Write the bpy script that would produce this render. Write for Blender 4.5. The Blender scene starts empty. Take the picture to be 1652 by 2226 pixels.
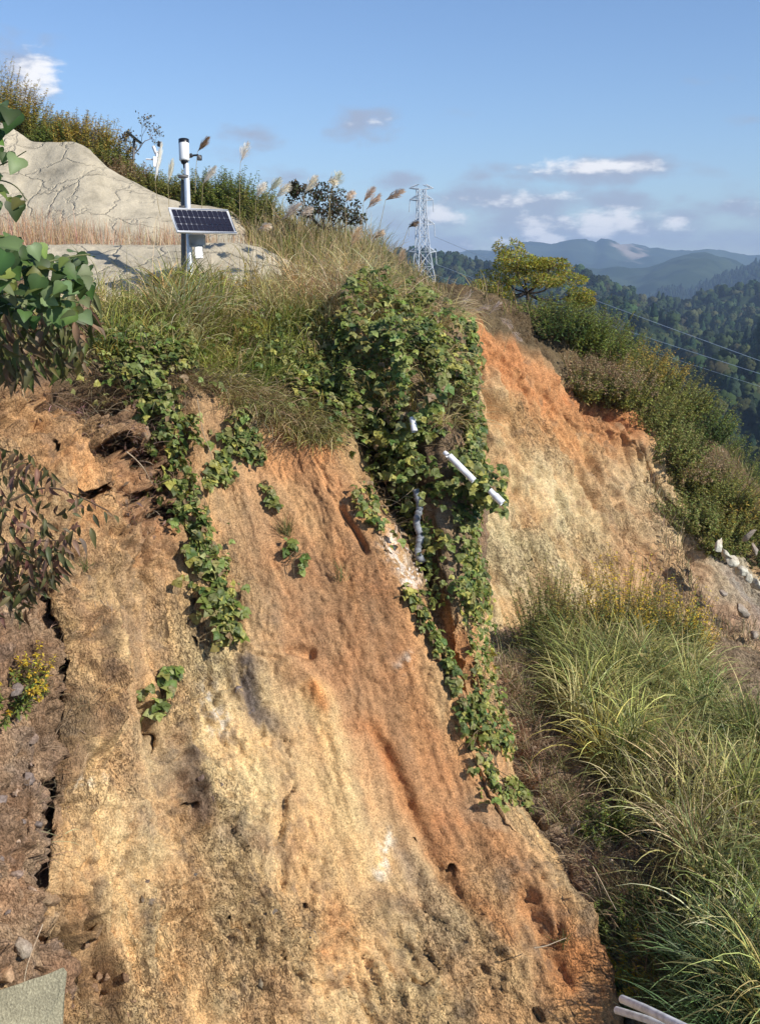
import bpy, math, random
import numpy as np

# ------------------------------------------------------------------ camera, sky, sun, exposure
random.seed(7); RNG = np.random.default_rng(11)
SC = bpy.context.scene
COL = SC.collection
PITCH = math.radians(12.36); FPX = 2387.0; CU, CV = 826.0, 1113.0
cam_d = bpy.data.cameras.new("camera"); cam = bpy.data.objects.new("camera", cam_d); COL.objects.link(cam)
cam.location = (0, 0, 0); cam.rotation_euler = (math.pi/2 - PITCH, 0, 0)
cam_d.sensor_fit = 'VERTICAL'; cam_d.sensor_height = 24.0; cam_d.lens = 24.0/(2*CV/FPX)
cam_d.clip_start = 0.1; cam_d.clip_end = 30000
SC.camera = cam
SC.view_settings.view_transform = 'Standard'; SC.view_settings.look = 'None'
SC.view_settings.exposure = 0.2; SC.view_settings.gamma = 1.0
SUN_EL, SUN_AZ = math.radians(37), math.radians(124)      # azimuth clockwise from +Y
SUNV = np.array([math.sin(SUN_AZ)*math.cos(SUN_EL), math.cos(SUN_AZ)*math.cos(SUN_EL), math.sin(SUN_EL)])
sl = bpy.data.lights.new("sun", 'SUN'); sl.energy = 5.0; sl.angle = math.radians(0.5); sl.color = (1.0, 0.94, 0.84)
so = bpy.data.objects.new("sun", sl); COL.objects.link(so)
import mathutils
so.rotation_euler = mathutils.Vector(SUNV).to_track_quat('Z', 'Y').to_euler()

FW = np.array([0, math.cos(PITCH), -math.sin(PITCH)]); UP = np.array([0, math.sin(PITCH), math.cos(PITCH)]); RT = np.array([1.0, 0, 0])
def P(u, v, d):
    "world point seen in direction (u, v) of the survey photo grid at depth d metres"
    u = np.asarray(u, float); v = np.asarray(v, float); d = np.asarray(d, float)
    return d[..., None]*(FW + ((u-CU)/FPX)[..., None]*RT - ((v-CV)/FPX)[..., None]*UP)
def proj(X):
    d = X @ FW; return CU+FPX*(X @ RT)/d, CV-FPX*(X @ UP)/d
def azel(u, v):
    p = P(u, v, 1.0); p = p/np.linalg.norm(p)
    return math.atan2(p[0], p[1]), math.asin(p[2])

# ---- node helper
class NT:
    def __init__(s, tree): s.t = tree
    def n(s, kind, **kw):
        nd = s.t.nodes.new(kind)
        for k, v in kw.items():
            if k.startswith('i_'):
                nd.inputs[k[2:].replace('_', ' ')].default_value = v
            else: setattr(nd, k, v)
        return nd
    def l(s, a, b): s.t.links.new(a, b)
    def math(s, op, a, b=None, c=None, clamp=False):
        nd = s.t.nodes.new('ShaderNodeMath'); nd.operation = op; nd.use_clamp = clamp
        for i, x in enumerate((a, b, c)):
            if x is None: continue
            if hasattr(x, 'links'): s.l(x, nd.inputs[i])
            else: nd.inputs[i].default_value = x
        return nd.outputs[0]
    def mixc(s, f, a, b, blend='MIX'):
        nd = s.t.nodes.new('ShaderNodeMix'); nd.data_type = 'RGBA'; nd.blend_type = blend
        for i, x in ((0, f), (6, a), (7, b)):
            if hasattr(x, 'links'): s.l(x, nd.inputs[i])
            else: nd.inputs[i].default_value = x
        return nd.outputs[2]
    def ramp(s, f, stops, interp='LINEAR'):
        nd = s.t.nodes.new('ShaderNodeValToRGB'); nd.color_ramp.interpolation = interp
        el = nd.color_ramp.elements
        while len(el) < len(stops): el.new(0.5)
        for e, (p, c) in zip(el, stops):
            e.position = p; e.color = c if hasattr(c, '__len__') else (c, c, c, 1)
        s.l(f, nd.inputs[0]); return nd.outputs[0]

# ---- world: physical sky with a bank of small clouds
W = bpy.data.worlds.new("World"); SC.world = W; W.use_nodes = True
wt = W.node_tree; wt.nodes.clear(); w = NT(wt)
sky = w.n('ShaderNodeTexSky'); sky.sky_type = 'NISHITA'; sky.sun_disc = False
sky.sun_elevation = SUN_EL; sky.sun_rotation = SUN_AZ; sky.altitude = 400; sky.air_density = 1.0; sky.dust_density = 0.5; sky.ozone_density = 2.0
bg = w.n('ShaderNodeBackground'); out = w.n('ShaderNodeOutputWorld')
bg.inputs['Strength'].default_value = 0.12
tc = w.n('ShaderNodeTexCoord')
sep = w.n('ShaderNodeSeparateXYZ'); w.l(tc.outputs['Generated'], sep.inputs[0])
az = w.math('ARCTAN2', sep.outputs[0], sep.outputs[1]); el_ = w.math('ARCSINE', sep.outputs[2])
comb = w.n('ShaderNodeCombineXYZ'); w.l(az, comb.inputs[0]); w.l(w.math('MULTIPLY', el_, 2.2), comb.inputs[1])
nz = w.n('ShaderNodeTexNoise'); nz.inputs['Scale'].default_value = 16; nz.inputs['Detail'].default_value = 9; nz.inputs['Roughness'].default_value = 0.55
w.l(comb.outputs[0], nz.inputs['Vector'])
nz2 = w.n('ShaderNodeTexNoise'); nz2.inputs['Scale'].default_value = 45; nz2.inputs['Detail'].default_value = 6; nz2.inputs['Roughness'].default_value = 0.55
w.l(comb.outputs[0], nz2.inputs['Vector'])
comb2 = w.n('ShaderNodeCombineXYZ'); w.l(az, comb2.inputs[0]); w.l(el_, comb2.inputs[1])
def blobs(lst):
    acc = None
    for (u, v, ru, rv, wgt) in lst:
        a, e = azel(u, v)
        sub = w.n('ShaderNodeVectorMath', operation='SUBTRACT'); w.l(comb2.outputs[0], sub.inputs[0]); sub.inputs[1].default_value = (a, e, 0)
        mul = w.n('ShaderNodeVectorMath', operation='MULTIPLY'); w.l(sub.outputs[0], mul.inputs[0]); mul.inputs[1].default_value = (FPX/ru, FPX/rv, 0)
        ln = w.n('ShaderNodeVectorMath', operation='LENGTH'); w.l(mul.outputs[0], ln.inputs[0])
        g = w.math('MULTIPLY', w.math('SUBTRACT', 1.0, w.math('MULTIPLY', ln.outputs['Value'], 0.5), clamp=True), wgt)
        acc = g if acc is None else w.math('MAXIMUM', acc, g)
    return acc
grey = blobs([(50, 155, 60, 55, .75), (790, 270, 75, 28, .8), (545, 292, 70, 22, .6), (990, 243, 45, 12, .5), (865, 395, 70, 20, .7), (1040, 385, 45, 12, .6),
              (1300, 372, 150, 26, .95), (1120, 440, 230, 40, .8), (1330, 440, 110, 28, .75), (1210, 500, 250, 45, .85), (960, 480, 130, 60, .75),
              (1480, 430, 40, 16, .5), (1590, 452, 80, 30, .75), (1400, 500, 200, 38, .8), (1560, 510, 130, 34, .7), (980, 530, 150, 30, .75), (1630, 258, 40, 12, .5),
              (640, 385, 70, 20, .5), (1540, 180, 40, 8, .3), (480, 330, 60, 25, .4)])
white = blobs([(75, 165, 45, 42, .85), (1290, 362, 120, 13, .95), (955, 468, 45, 24, .8), (1130, 432, 120, 14, .6), (1165, 500, 50, 26, .9), (1190, 518, 35, 16, .9),
               (1320, 478, 90, 20, .95), (1300, 500, 90, 24, .75), (1465, 487, 40, 14, .7), (1590, 448, 55, 12, .45), (1080, 530, 90, 14, .55), (810, 262, 50, 14, .4)])
def cloudmask(b, lo, hi, n, amp):
    f = w.math('ADD', b, w.math('MULTIPLY', w.math('SUBTRACT', n, 0.5), amp))
    mr = w.n('ShaderNodeMapRange', interpolation_type='SMOOTHSTEP'); w.l(f, mr.inputs[0]); mr.inputs[1].default_value = lo; mr.inputs[2].default_value = hi
    return mr.outputs[0]
gate = w.math('GREATER_THAN', grey, 0.02)
mg = w.math('MULTIPLY', cloudmask(grey, 0.20, 0.75, nz.outputs[0], 1.6), gate)
mw = w.math('MULTIPLY', cloudmask(white, 0.30, 0.80, nz2.outputs[0], 1.5), w.math('GREATER_THAN', white, 0.02))
# slight lift so the physical sky reads as the pale, clear blue of an autumn noon
hs = w.n('ShaderNodeHueSaturation'); hs.inputs['Saturation'].default_value = 1.0; hs.inputs['Value'].default_value = 1.0
w.l(sky.outputs[0], hs.inputs['Color'])
SKYG = w.mixc(1.0, hs.outputs[0], (0.79, 0.89, 1.06, 1), 'MULTIPLY')
c1 = w.mixc(w.math('MULTIPLY', mg, 0.8), SKYG, (3.0, 3.25, 4.1, 1))
c2 = w.mixc(w.math('MULTIPLY', mw, 0.85), c1, (8.6, 8.4, 8.3, 1))
w.l(c2, bg.inputs['Color']); w.l(bg.outputs[0], out.inputs[0])

# ------------------------------------------------------------------ object helpers
def tag(o, label=None, cat=None, group=None, kind=None):
    if label: o['label'] = label
    if cat: o['category'] = cat
    if group: o['group'] = group
    if kind: o['kind'] = kind
    return o
def empty(name, loc, rz=0.0):
    o = bpy.data.objects.new(name, None); COL.objects.link(o); o.location = tuple(float(a) for a in loc); o.rotation_euler = (0, 0, rz)
    o.empty_display_size = 0.2
    return o
class Acc:
    "collects geometry of ONE object (numpy arrays)"
    def __init__(s): s.v = []; s.f = []; s.c = []; s.n = 0
    def add(s, V, F, C):
        V = np.asarray(V, float).reshape(-1, 3); F = np.asarray(F, np.int64)
        C = np.asarray(C, float)
        if C.ndim == 1: C = np.broadcast_to(C, (len(V), 3))
        s.v.append(V); s.f.append(F + s.n); s.c.append(C.reshape(-1, 3)); s.n += len(V)
    def build(s, name, mat, parent=None, smooth=False, loc=None):
        V = np.concatenate(s.v); C = np.clip(np.concatenate(s.c), 0, 1)
        q = parent
        while q is not None: V = V - np.array(q.location); q = q.parent
        if loc is not None: V = V - np.asarray(loc)
        me = bpy.data.meshes.new(name)
        me.vertices.add(len(V)); me.vertices.foreach_set('co', V.astype(np.float32).ravel())
        sizes = np.concatenate([np.full(len(f), f.shape[1]) for f in s.f]); loops = np.concatenate([f.ravel() for f in s.f])
        me.loops.add(len(loops)); me.loops.foreach_set('vertex_index', loops.astype(np.int32))
        me.polygons.add(len(sizes)); st = np.concatenate([[0], np.cumsum(sizes)[:-1]])
        me.polygons.foreach_set('loop_start', st.astype(np.int32))
        try: me.polygons.foreach_set('loop_total', sizes.astype(np.int32))
        except Exception: pass
        if smooth: me.polygons.foreach_set('use_smooth', np.ones(len(sizes), bool))
        me.update(calc_edges=True)
        ca = me.color_attributes.new('Col', 'FLOAT_COLOR', 'POINT')
        ca.data.foreach_set('color', np.concatenate([C, np.ones((len(C), 1))], 1).astype(np.float32).ravel())
        me.materials.append(mat)
        o = bpy.data.objects.new(name, me); COL.objects.link(o)
        if parent is not None: o.parent = parent
        if loc is not None: o.location = tuple(float(a) for a in loc)
        return o
def nrm(a): return a/np.maximum(np.linalg.norm(a, axis=-1, keepdims=True), 1e-9)

# ---- gradient noise
_perm = np.random.default_rng(3).permutation(256); _perm = np.concatenate([_perm, _perm])
_g = nrm(np.random.default_rng(5).normal(size=(256, 3))).astype(np.float32)
def perlin(p):
    p = np.asarray(p, np.float32); i = np.floor(p).astype(np.int64); f = (p - i).astype(np.float32); i &= 255
    t = f*f*f*(f*(f*6-15)+10); r = 0
    for dx in (0, 1):
        wx = t[..., 0] if dx else 1-t[..., 0]
        for dy in (0, 1):
            wy = t[..., 1] if dy else 1-t[..., 1]
            for dz in (0, 1):
                wz = t[..., 2] if dz else 1-t[..., 2]
                h = _perm[(_perm[(_perm[(i[..., 0]+dx) & 255] + i[..., 1]+dy) & 255] + i[..., 2]+dz) & 255]
                g = _g[h]
                r = r + wx*wy*wz*(g[..., 0]*(f[..., 0]-dx)+g[..., 1]*(f[..., 1]-dy)+g[..., 2]*(f[..., 2]-dz))
    return r*1.6
def fbm(p, o=4, l=2.03, g=0.5):
    a = 1.0; r = 0; p = np.asarray(p)
    for k in range(o): r = r + a*perlin(p + k*17.3); p = p*l; a *= g
    return r
def ridged(p, o=4, l=2.03, g=0.5):
    a = 1.0; r = 0; p = np.asarray(p)
    for k in range(o): r = r + a*(1-np.abs(perlin(p + k*11.7))*2); p = p*l; a *= g
    return r
def cells(x, y, seed=0):
    "2-D cellular noise: nearest distance, border distance, two random numbers of the cell, offset in the cell"
    ix = np.floor(x).astype(np.int64); iy = np.floor(y).astype(np.int64)
    F1 = np.full(x.shape, 9.0); F2 = F1.copy(); r1 = F1*0; r2 = F1*0; ox = F1*0; oy = F1*0
    tb = np.random.default_rng(seed+99).random((4, 512))
    for dx in (-1, 0, 1):
        for dy in (-1, 0, 1):
            h = _perm[(_perm[(ix+dx) & 255] + iy+dy) & 255] + seed % 7
            cx = ix+dx+tb[0][h]; cy = iy+dy+tb[1][h]; d = np.hypot(x-cx, y-cy); m = d < F1
            F2 = np.where(m, F1, np.minimum(F2, d)); r1 = np.where(m, tb[2][h], r1); r2 = np.where(m, tb[3][h], r2)
            ox = np.where(m, x-cx, ox); oy = np.where(m, y-cy, oy); F1 = np.where(m, d, F1)
    return F1, F2-F1, r1, r2, ox, oy
def clods(x, y, seed=0):
    "angular facets: every cell a small tilted plane"
    F1, e, r1, r2, ox, oy = cells(x, y, seed); a = r2*6.283
    return (r1-0.5) + (np.cos(a)*ox+np.sin(a)*oy)*1.1 - 0.35*(1-sstep(e, 0, 0.12))
def sstep(x, a, b): t = np.clip((x-a)/(b-a), 0, 1); return t*t*(3-2*t)

# ---- lofted terrain sheets
def crv(Pn, t):
    "Catmull-Rom along axis 0 at parameters t"
    n = len(Pn); k = np.clip(np.floor(t).astype(int), 0, n-2); f = (t-k)[:, None, None]
    g = lambda j: Pn[np.clip(j, 0, n-1)]
    a, b, c, d = g(k-1), g(k), g(k+1), g(k+2)
    return 0.5*((2*b)+(-a+c)*f+(2*a-5*b+4*c-d)*f**2+(-a+3*b-3*c+d)*f**3)
class Sheet:
    def __init__(s, rows, step, stepv=None):
        R = np.array(rows, float)                       # rows x cols x (u,v,d)
        def even(R, step):
            t = np.linspace(0, len(R)-1, (len(R)-1)*16+1); Q = crv(R, t); X = P(Q[..., 0], Q[..., 1], Q[..., 2])
            L = np.linalg.norm(np.diff(X, axis=0), axis=-1).mean(1); L = np.concatenate([[0], np.cumsum(L)])
            return np.interp(np.linspace(0, L[-1], max(3, int(L[-1]/step)+1)), L, t)
        tv = even(R, stepv or step); Rt = R.transpose(1, 0, 2); tu = even(Rt, step)
        Q = crv(R, tv); Q = crv(Q.transpose(1, 0, 2), tu).transpose(1, 0, 2)
        s.uv = Q[..., :2]; s.X = P(Q[..., 0], Q[..., 1], Q[..., 2]); s.calc()
        s.N0 = s.N.copy()
    def calc(s):
        du = np.gradient(s.X, axis=1); dv = np.gradient(s.X, axis=0)
        s.N = nrm(np.cross(dv, du))
        c = s.N.reshape(-1, 3).mean(0)
        if np.dot(c, -s.X.reshape(-1, 3).mean(0)) < 0: s.N = -s.N
    def push(s, h): s.X = s.X + s.N*h[..., None]; s.calc()
    def build(s, name, mat, C, smooth=True, parent=None, rgh=None):
        h, wd = s.X.shape[:2]; idx = np.arange(h*wd).reshape(h, wd)
        F = np.stack([idx[:-1, :-1], idx[1:, :-1], idx[1:, 1:], idx[:-1, 1:]], -1).reshape(-1, 4)
        a = Acc(); a.add(s.X, F, C.reshape(-1, 3)); o = a.build(name, mat, parent, smooth)
        at = o.data.attributes.new('Rgh', 'FLOAT', 'POINT'); r = np.full(h*wd, 0.7, np.float32) if rgh is None else rgh.astype(np.float32).ravel(); at.data.foreach_set('value', r); return o
    def pick(s, poly, n, rng=None, jit=1.0):
        rng = rng or RNG; m = inpoly(s.uv[..., 0], s.uv[..., 1], poly)
        # the unseen, curled-under side does not count
        ii = np.flatnonzero(m.ravel())
        if len(ii) == 0: return np.zeros((0, 3)), np.zeros((0, 3)), np.zeros((0, 2))
        A = np.linalg.norm(np.cross(np.gradient(s.X, axis=1), np.gradient(s.X, axis=0)), axis=-1).ravel()[ii]
        k = rng.choice(ii, n, p=A/A.sum()); d = np.linalg.norm(s.X[1:, 0]-s.X[:-1, 0], axis=-1).mean()
        return s.X.reshape(-1, 3)[k] + rng.normal(size=(n, 3))*d*0.4*jit, s.N.reshape(-1, 3)[k], s.uv.reshape(-1, 2)[k]
    def at(s, u, v):
        q = (s.uv[..., 0]-u)**2+(s.uv[..., 1]-v)**2 + 1e-3*(s.X[..., 1]**2)
        k = np.argmin(q.ravel()); return s.X.reshape(-1, 3)[k].copy(), s.N.reshape(-1, 3)[k].copy()
def inpoly(x, y, poly):
    r = np.zeros(x.shape, bool); n = len(poly); j = n-1
    for i in range(n):
        xi, yi = poly[i]; xj, yj = poly[j]
        if yi != yj: r ^= ((yi > y) != (yj > y)) & (x < (xj-xi)*(y-yi)/(yj-yi)+xi)
        j = i
    return r
def dline(U, V, pts):
    "distance (grid px) of (U,V) to a polyline, and the parameter 0..1 along it"
    best = np.full(U.shape, 1e9); par = np.zeros(U.shape); n = len(pts)-1
    for i in range(n):
        (ax, ay), (bx, by) = pts[i], pts[i+1]; L = (bx-ax)**2+(by-ay)**2
        t = np.clip(((U-ax)*(bx-ax)+(V-ay)*(by-ay))/L, 0, 1); d = np.hypot(U-ax-t*(bx-ax), V-ay-t*(by-ay))
        m = d < best; best = np.where(m, d, best); par = np.where(m, (i+t)/n, par)
    return best, par

# ------------------------------------------------------------------ materials
def mat_new(name):
    m = bpy.data.materials.new(name); m.use_nodes = True; m.node_tree.nodes.clear(); t = NT(m.node_tree)
    o = t.n('ShaderNodeOutputMaterial'); b = t.n('ShaderNodeBsdfPrincipled'); t.l(b.outputs[0], o.inputs[0])
    return m, t, b, o
def soil(name, grain=1.0, lo=0.5, hi=1.4, bump=1.0, chunk=9.0, axes=None, strokes=0.0):
    m, t, b, o = mat_new(name)
    at = t.n('ShaderNodeAttribute'); at.attribute_name = 'Col'; tc = t.n('ShaderNodeTexCoord'); ob = tc.outputs['Object']
    def noise(sc, det=5, ro=0.6):
        n = t.n('ShaderNodeTexNoise'); n.inputs['Scale'].default_value = sc; n.inputs['Detail'].default_value = det; n.inputs['Roughness'].default_value = ro
        t.l(ob, n.inputs['Vector']); return n.outputs[0]
    n1, n2, n3 = noise(55*grain, 3, 0.7), noise(11*grain, 5, 0.65), noise(1.3, 5, 0.6)
    vo = t.n('ShaderNodeTexVoronoi'); vo.inputs['Scale'].default_value = chunk*grain; vo.inputs['Randomness'].default_value = 1.0; t.l(ob, vo.inputs['Vector'])
    f = t.math('MULTIPLY', t.ramp(n1, [(0.33, lo), (0.5, 1.0), (0.67, hi)]), t.ramp(n2, [(0.36, 0.8), (0.5, 1.0), (0.64, 1.15)]))
    col = t.mixc(1.0, at.outputs['Color'], f, 'MULTIPLY')
    if axes is not None:                    # short dark cracks running down the fall line
        def dot(vv, s):
            d = t.n('ShaderNodeVectorMath', operation='DOT_PRODUCT'); t.l(ob, d.inputs[0]); d.inputs[1].default_value = tuple(float(q)*s for q in vv); return d.outputs['Value']
        cx = t.n('ShaderNodeCombineXYZ')
        for i, (vv, s) in enumerate(zip(axes, (1.0, 0.34, 1.0))): t.l(dot(vv, s), cx.inputs[i])
        def an(sc, det, ro):
            n = t.n('ShaderNodeTexNoise'); n.inputs['Scale'].default_value = sc; n.inputs['Detail'].default_value = det; n.inputs['Roughness'].default_value = ro; n.inputs['Distortion'].default_value = 0.6
            t.l(cx.outputs[0], n.inputs['Vector']); return n.outputs[0]
        k1 = t.ramp(an(26*grain, 4, 0.6), [(0.34, 1.0), (0.42, 0.0)]); k2 = t.ramp(an(9*grain, 5, 0.62), [(0.33, 1.0), (0.38, 0.0)])
        k3 = t.ramp(an(60*grain, 2, 0.5), [(0.36, 0.8), (0.46, 0.0)])
        kk = t.math('MAXIMUM', t.math('MAXIMUM', k1, k2), k3); crev = kk
        rg_ = t.n('ShaderNodeAttribute'); rg_.attribute_name = 'Rgh'
        crev = kk = t.math('MULTIPLY', kk, rg_.outputs['Fac'])
        col = t.mixc(t.math('MULTIPLY', kk, strokes), col, (0.07, 0.04, 0.022, 1))
    # iron and clay tints wander through the ground
    tint = t.ramp(n3, [(0.38, (1.05, 0.96, 0.91, 1)), (0.5, (1, 1, 1, 1)), (0.62, (0.98, 1.03, 1.05, 1))])
    t.l(t.mixc(1.0, col, tint, 'MULTIPLY'), b.inputs['Base Color'])
    b.inputs['Roughness'].default_value = 0.95; b.inputs['Specular IOR Level'].default_value = 0.15
    h = t.math('ADD', t.math('MULTIPLY', n2, 1.0), t.math('MULTIPLY', n1, 0.35))
    h = t.math('ADD', h, t.math('MULTIPLY', vo.outputs['Distance'], 0.25))
    if axes is not None:
        h = t.math('SUBTRACT', h, t.math('MULTIPLY', crev, 0.5)); h = t.math('MULTIPLY', h, t.math('ADD', t.math('MULTIPLY', rg_.outputs['Fac'], 0.7), 0.3))
    bp = t.n('ShaderNodeBump'); bp.inputs['Strength'].default_value = 1.0; bp.inputs['Distance'].default_value = 0.05*bump/grain
    t.l(h, bp.inputs['Height']); t.l(bp.outputs[0], b.inputs['Normal'])
    return m
def leafmat(name, trans=0.3, rough=0.5, spec=0.35):
    m, t, b, o = mat_new(name)
    at = t.n('ShaderNodeAttribute'); at.attribute_name = 'Col'
    t.l(at.outputs['Color'], b.inputs['Base Color']); b.inputs['Roughness'].default_value = rough; b.inputs['Specular IOR Level'].default_value = spec
    tr = t.n('ShaderNodeBsdfTranslucent'); hs = t.n('ShaderNodeHueSaturation'); hs.inputs['Hue'].default_value = 0.49; hs.inputs['Value'].default_value = 1.3; hs.inputs['Saturation'].default_value = 1.1
    t.l(at.outputs['Color'], hs.inputs['Color']); t.l(hs.outputs[0], tr.inputs['Color'])
    mx = t.n('ShaderNodeMixShader'); mx.inputs[0].default_value = trans; t.l(b.outputs[0], mx.inputs[1]); t.l(tr.outputs[0], mx.inputs[2]); t.l(mx.outputs[0], o.inputs[0])
    return m
def plain(name, col, rough=0.5, metal=0.0, dirt=0.12, scale=8.0, spec=0.5):
    m, t, b, o = mat_new(name)
    n = t.n('ShaderNodeTexNoise'); n.inputs['Scale'].default_value = scale; n.inputs['Detail'].default_value = 6
    tc = t.n('ShaderNodeTexCoord'); t.l(tc.outputs['Object'], n.inputs['Vector'])
    f = t.ramp(n.outputs[0], [(0.3, 1-2*dirt), (0.55, 1.0), (0.7, 1+0.3*dirt)])
    t.l(t.mixc(1.0, (*col, 1), f, 'MULTIPLY'), b.inputs['Base Color'])
    b.inputs['Roughness'].default_value = rough; b.inputs['Metallic'].default_value = metal; b.inputs['Specular IOR Level'].default_value = spec
    bp = t.n('ShaderNodeBump'); bp.inputs['Strength'].default_value = 0.3; bp.inputs['Distance'].default_value = 0.004; t.l(n.outputs[0], bp.inputs['Height']); t.l(bp.outputs[0], b.inputs['Normal'])
    return m
FALL = nrm(np.array([0.42, -0.55, -0.75])); _st = nrm(np.cross(FALL, np.array([0.45, -0.7, 0.55]))); AXA = (_st, FALL, np.cross(_st, FALL))
FALLB = nrm(np.array([0.5, -0.5, -0.7])); _sb = nrm(np.cross(FALLB, np.array([0.2, -0.7, 0.6]))); AXB = (_sb, FALLB, np.cross(_sb, FALLB))
M_SOIL = soil('soil', axes=AXA, strokes=0.8); M_SOILF = soil('soil_far', 0.6, 0.6, 1.35, 1.0, axes=AXB, strokes=0.7); M_STONE = soil('stone', 1.0, 0.7, 1.3, 0.3)
M_LEAF = leafmat('leaf'); M_GRASS = leafmat('grass_blade', 0.3, 0.6, 0.2); M_DRY = leafmat('dry_grass', 0.3, 0.7, 0.2)
M_BARK = soil('bark', 2.0, 0.7, 1.3, 0.2)
M_FAR = leafmat('far_foliage', 0.15, 0.8, 0.1)
M_WHITE = plain('white_plastic', (0.85, 0.85, 0.84), 0.4, dirt=0.04)
M_PVC = plain('white_pipe', (0.82, 0.83, 0.85), 0.35, dirt=0.22, scale=9)
M_BLACK = plain('black_plastic', (0.012, 0.013, 0.016), 0.35)
M_GALV = plain('galvanised_steel', (0.72, 0.74, 0.76), 0.35, 0.35, 0.1)
M_DARKST = plain('dark_steel', (0.16, 0.15, 0.14), 0.6, 0.3)
M_TOWER = plain('tower_steel', (0.50, 0.54, 0.58), 0.6, 0.0, 0.08, 0.3)
M_GREYBOX = plain('grey_box', (0.42, 0.45, 0.45), 0.5, 0, 0.1)

# ---- small mesh builders
def tube(acc, pts, rad, col, sides=6, cap=True):
    pts = np.asarray(pts, float); n = len(pts); rad = np.broadcast_to(np.asarray(rad, float), (n,))
    tg = nrm(np.gradient(pts, axis=0)); ref = np.array([0, 0, 1.0]) if abs(tg[0, 2]) < 0.9 else np.array([1.0, 0, 0])
    rings = []; x = nrm(np.cross(tg[0], ref))
    for i in range(n):
        x = nrm(x - np.dot(x, tg[i])*tg[i]); y = np.cross(tg[i], x)
        a = np.linspace(0, 2*math.pi, sides, endpoint=False)
        rings.append(pts[i] + rad[i]*(np.cos(a)[:, None]*x + np.sin(a)[:, None]*y))
    V = np.concatenate(rings); F = []
    for i in range(n-1):
        for k in range(sides):
            F.append((i*sides+k, i*sides+(k+1) % sides, (i+1)*sides+(k+1) % sides, (i+1)*sides+k))
    acc.add(V, F, col)
    if cap:
        acc.add(rings[0], [list(range(sides))[::-1]], col if np.ndim(col) == 1 else col[:sides]); acc.add(rings[-1], [list(range(sides))], col if np.ndim(col) == 1 else col[:sides])
def box(acc, c, sx, sy, sz, col, ax=None):
    "box centred at c with half-axes given by the rows of ax"
    ax = np.eye(3) if ax is None else np.asarray(ax, float); b = 0.12*min(sx, sy, sz)
    V = []; F = []
    S = np.array([sx, sy, sz])/2
    # bevelled box: 24 vertices
    for k in range(3):
        i, j = (k+1) % 3, (k+2) % 3
        for sg in (-1, 1):
            q = []
            for (a_, b_) in ((-1, -1), (1, -1), (1, 1), (-1, 1)):
                p = np.zeros(3); p[k] = sg*S[k]; p[i] = a_*(S[i]-b); p[j] = b_*(S[j]-b); q.append(p)
            n0 = len(V); V += q; F.append([n0, n0+1, n0+2, n0+3] if sg > 0 else [n0+3, n0+2, n0+1, n0])
    V = np.array(V)
    def idx(k, sg, a_, b_):
        o = {(-1, -1): 0, (1, -1): 1, (1, 1): 2, (-1, 1): 3}[(a_, b_)]; return k*8 + (4 if sg > 0 else 0) + o
    def vid(k, s3):
        i, j = (k+1) % 3, (k+2) % 3; return idx(k, s3[k], s3[i], s3[j])
    tri = []
    for k in range(3):                      # edges parallel to axis k
        i, j = (k+1) % 3, (k+2) % 3
        for si in (-1, 1):
            for sj in (-1, 1):
                s0 = [0, 0, 0]; s0[i] = si; s0[j] = sj; s0[k] = -1; s1 = list(s0); s1[k] = 1
                F.append([vid(i, s0), vid(i, s1), vid(j, s1), vid(j, s0)])
    for a in (-1, 1):
        for b2 in (-1, 1):
            for c2 in (-1, 1): tri.append([vid(0, (a, b2, c2)), vid(1, (a, b2, c2)), vid(2, (a, b2, c2))])
    Wv = np.asarray(c) + V @ ax
    acc.add(Wv, F, col); acc.add(Wv, tri, col)
def inst(acc, TV, TF, pos, X, Y, Z, sc, C, TC=None):
    "N copies of a template; C (N,3) colour, TC (m,) brightness per template vertex"
    pos = np.asarray(pos); N = len(pos); m = len(TV)
    if N == 0: return
    sc = np.broadcast_to(np.asarray(sc, float), (N,))
    V = pos[:, None] + sc[:, None, None]*(TV[None, :, 0:1]*X[:, None]+TV[None, :, 1:2]*Y[:, None]+TV[None, :, 2:3]*Z[:, None])
    F = (TF[None] + (np.arange(N)*m)[:, None, None]).reshape(-1, TF.shape[1])
    CC = np.repeat(C[:, None], m, 1)
    if TC is not None: CC = CC*TC[None, :, None]
    acc.add(V.reshape(-1, 3), F, CC.reshape(-1, 3))
def frames(n, d):
    Y = nrm(d - (d*n).sum(-1, keepdims=True)*n); X = np.cross(Y, n); return X, Y, n
def leaf_tpl(outl, fold=0.3, droop=0.25, mid=None):
    k = len(outl); o = np.array(outl, float); my = np.linspace(0, 1, k) if mid is None else np.array(mid)
    V = [(0, my[i], -droop*my[i]**2) for i in range(k)]
    V += [(x, y, fold*x - droop*y*y) for x, y in o]; V += [(-x, y, fold*x - droop*y*y) for x, y in o]
    F = [(i, i+1, k+i+1, k+i) for i in range(k-1)] + [(i+1, i, 2*k+i, 2*k+i+1) for i in range(k-1)]
    TC = np.array([1.12]*k + [0.97]*(2*k)); return np.array(V), np.array(F), TC
T_KUD = leaf_tpl([(0.05, -0.03), (0.42, 0.06), (0.52, 0.38), (0.34, 0.66), (0.02, 1.0)], 0.35, 0.3)
T_KUD_HI = leaf_tpl([(0.04, -0.02), (0.26, -0.06), (0.46, 0.08), (0.54, 0.28), (0.5, 0.45), (0.36, 0.58), (0.28, 0.72), (0.14, 0.9), (0.01, 1.02)], 0.3, 0.35)
T_KUD_HI[2][:9] = 1.3
T_OVAL = leaf_tpl([(0.02, 0), (0.11, 0.15), (0.17, 0.38), (0.15, 0.6), (0.08, 0.82), (0.005, 1.05)], 0.7, 0.55)
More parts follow.
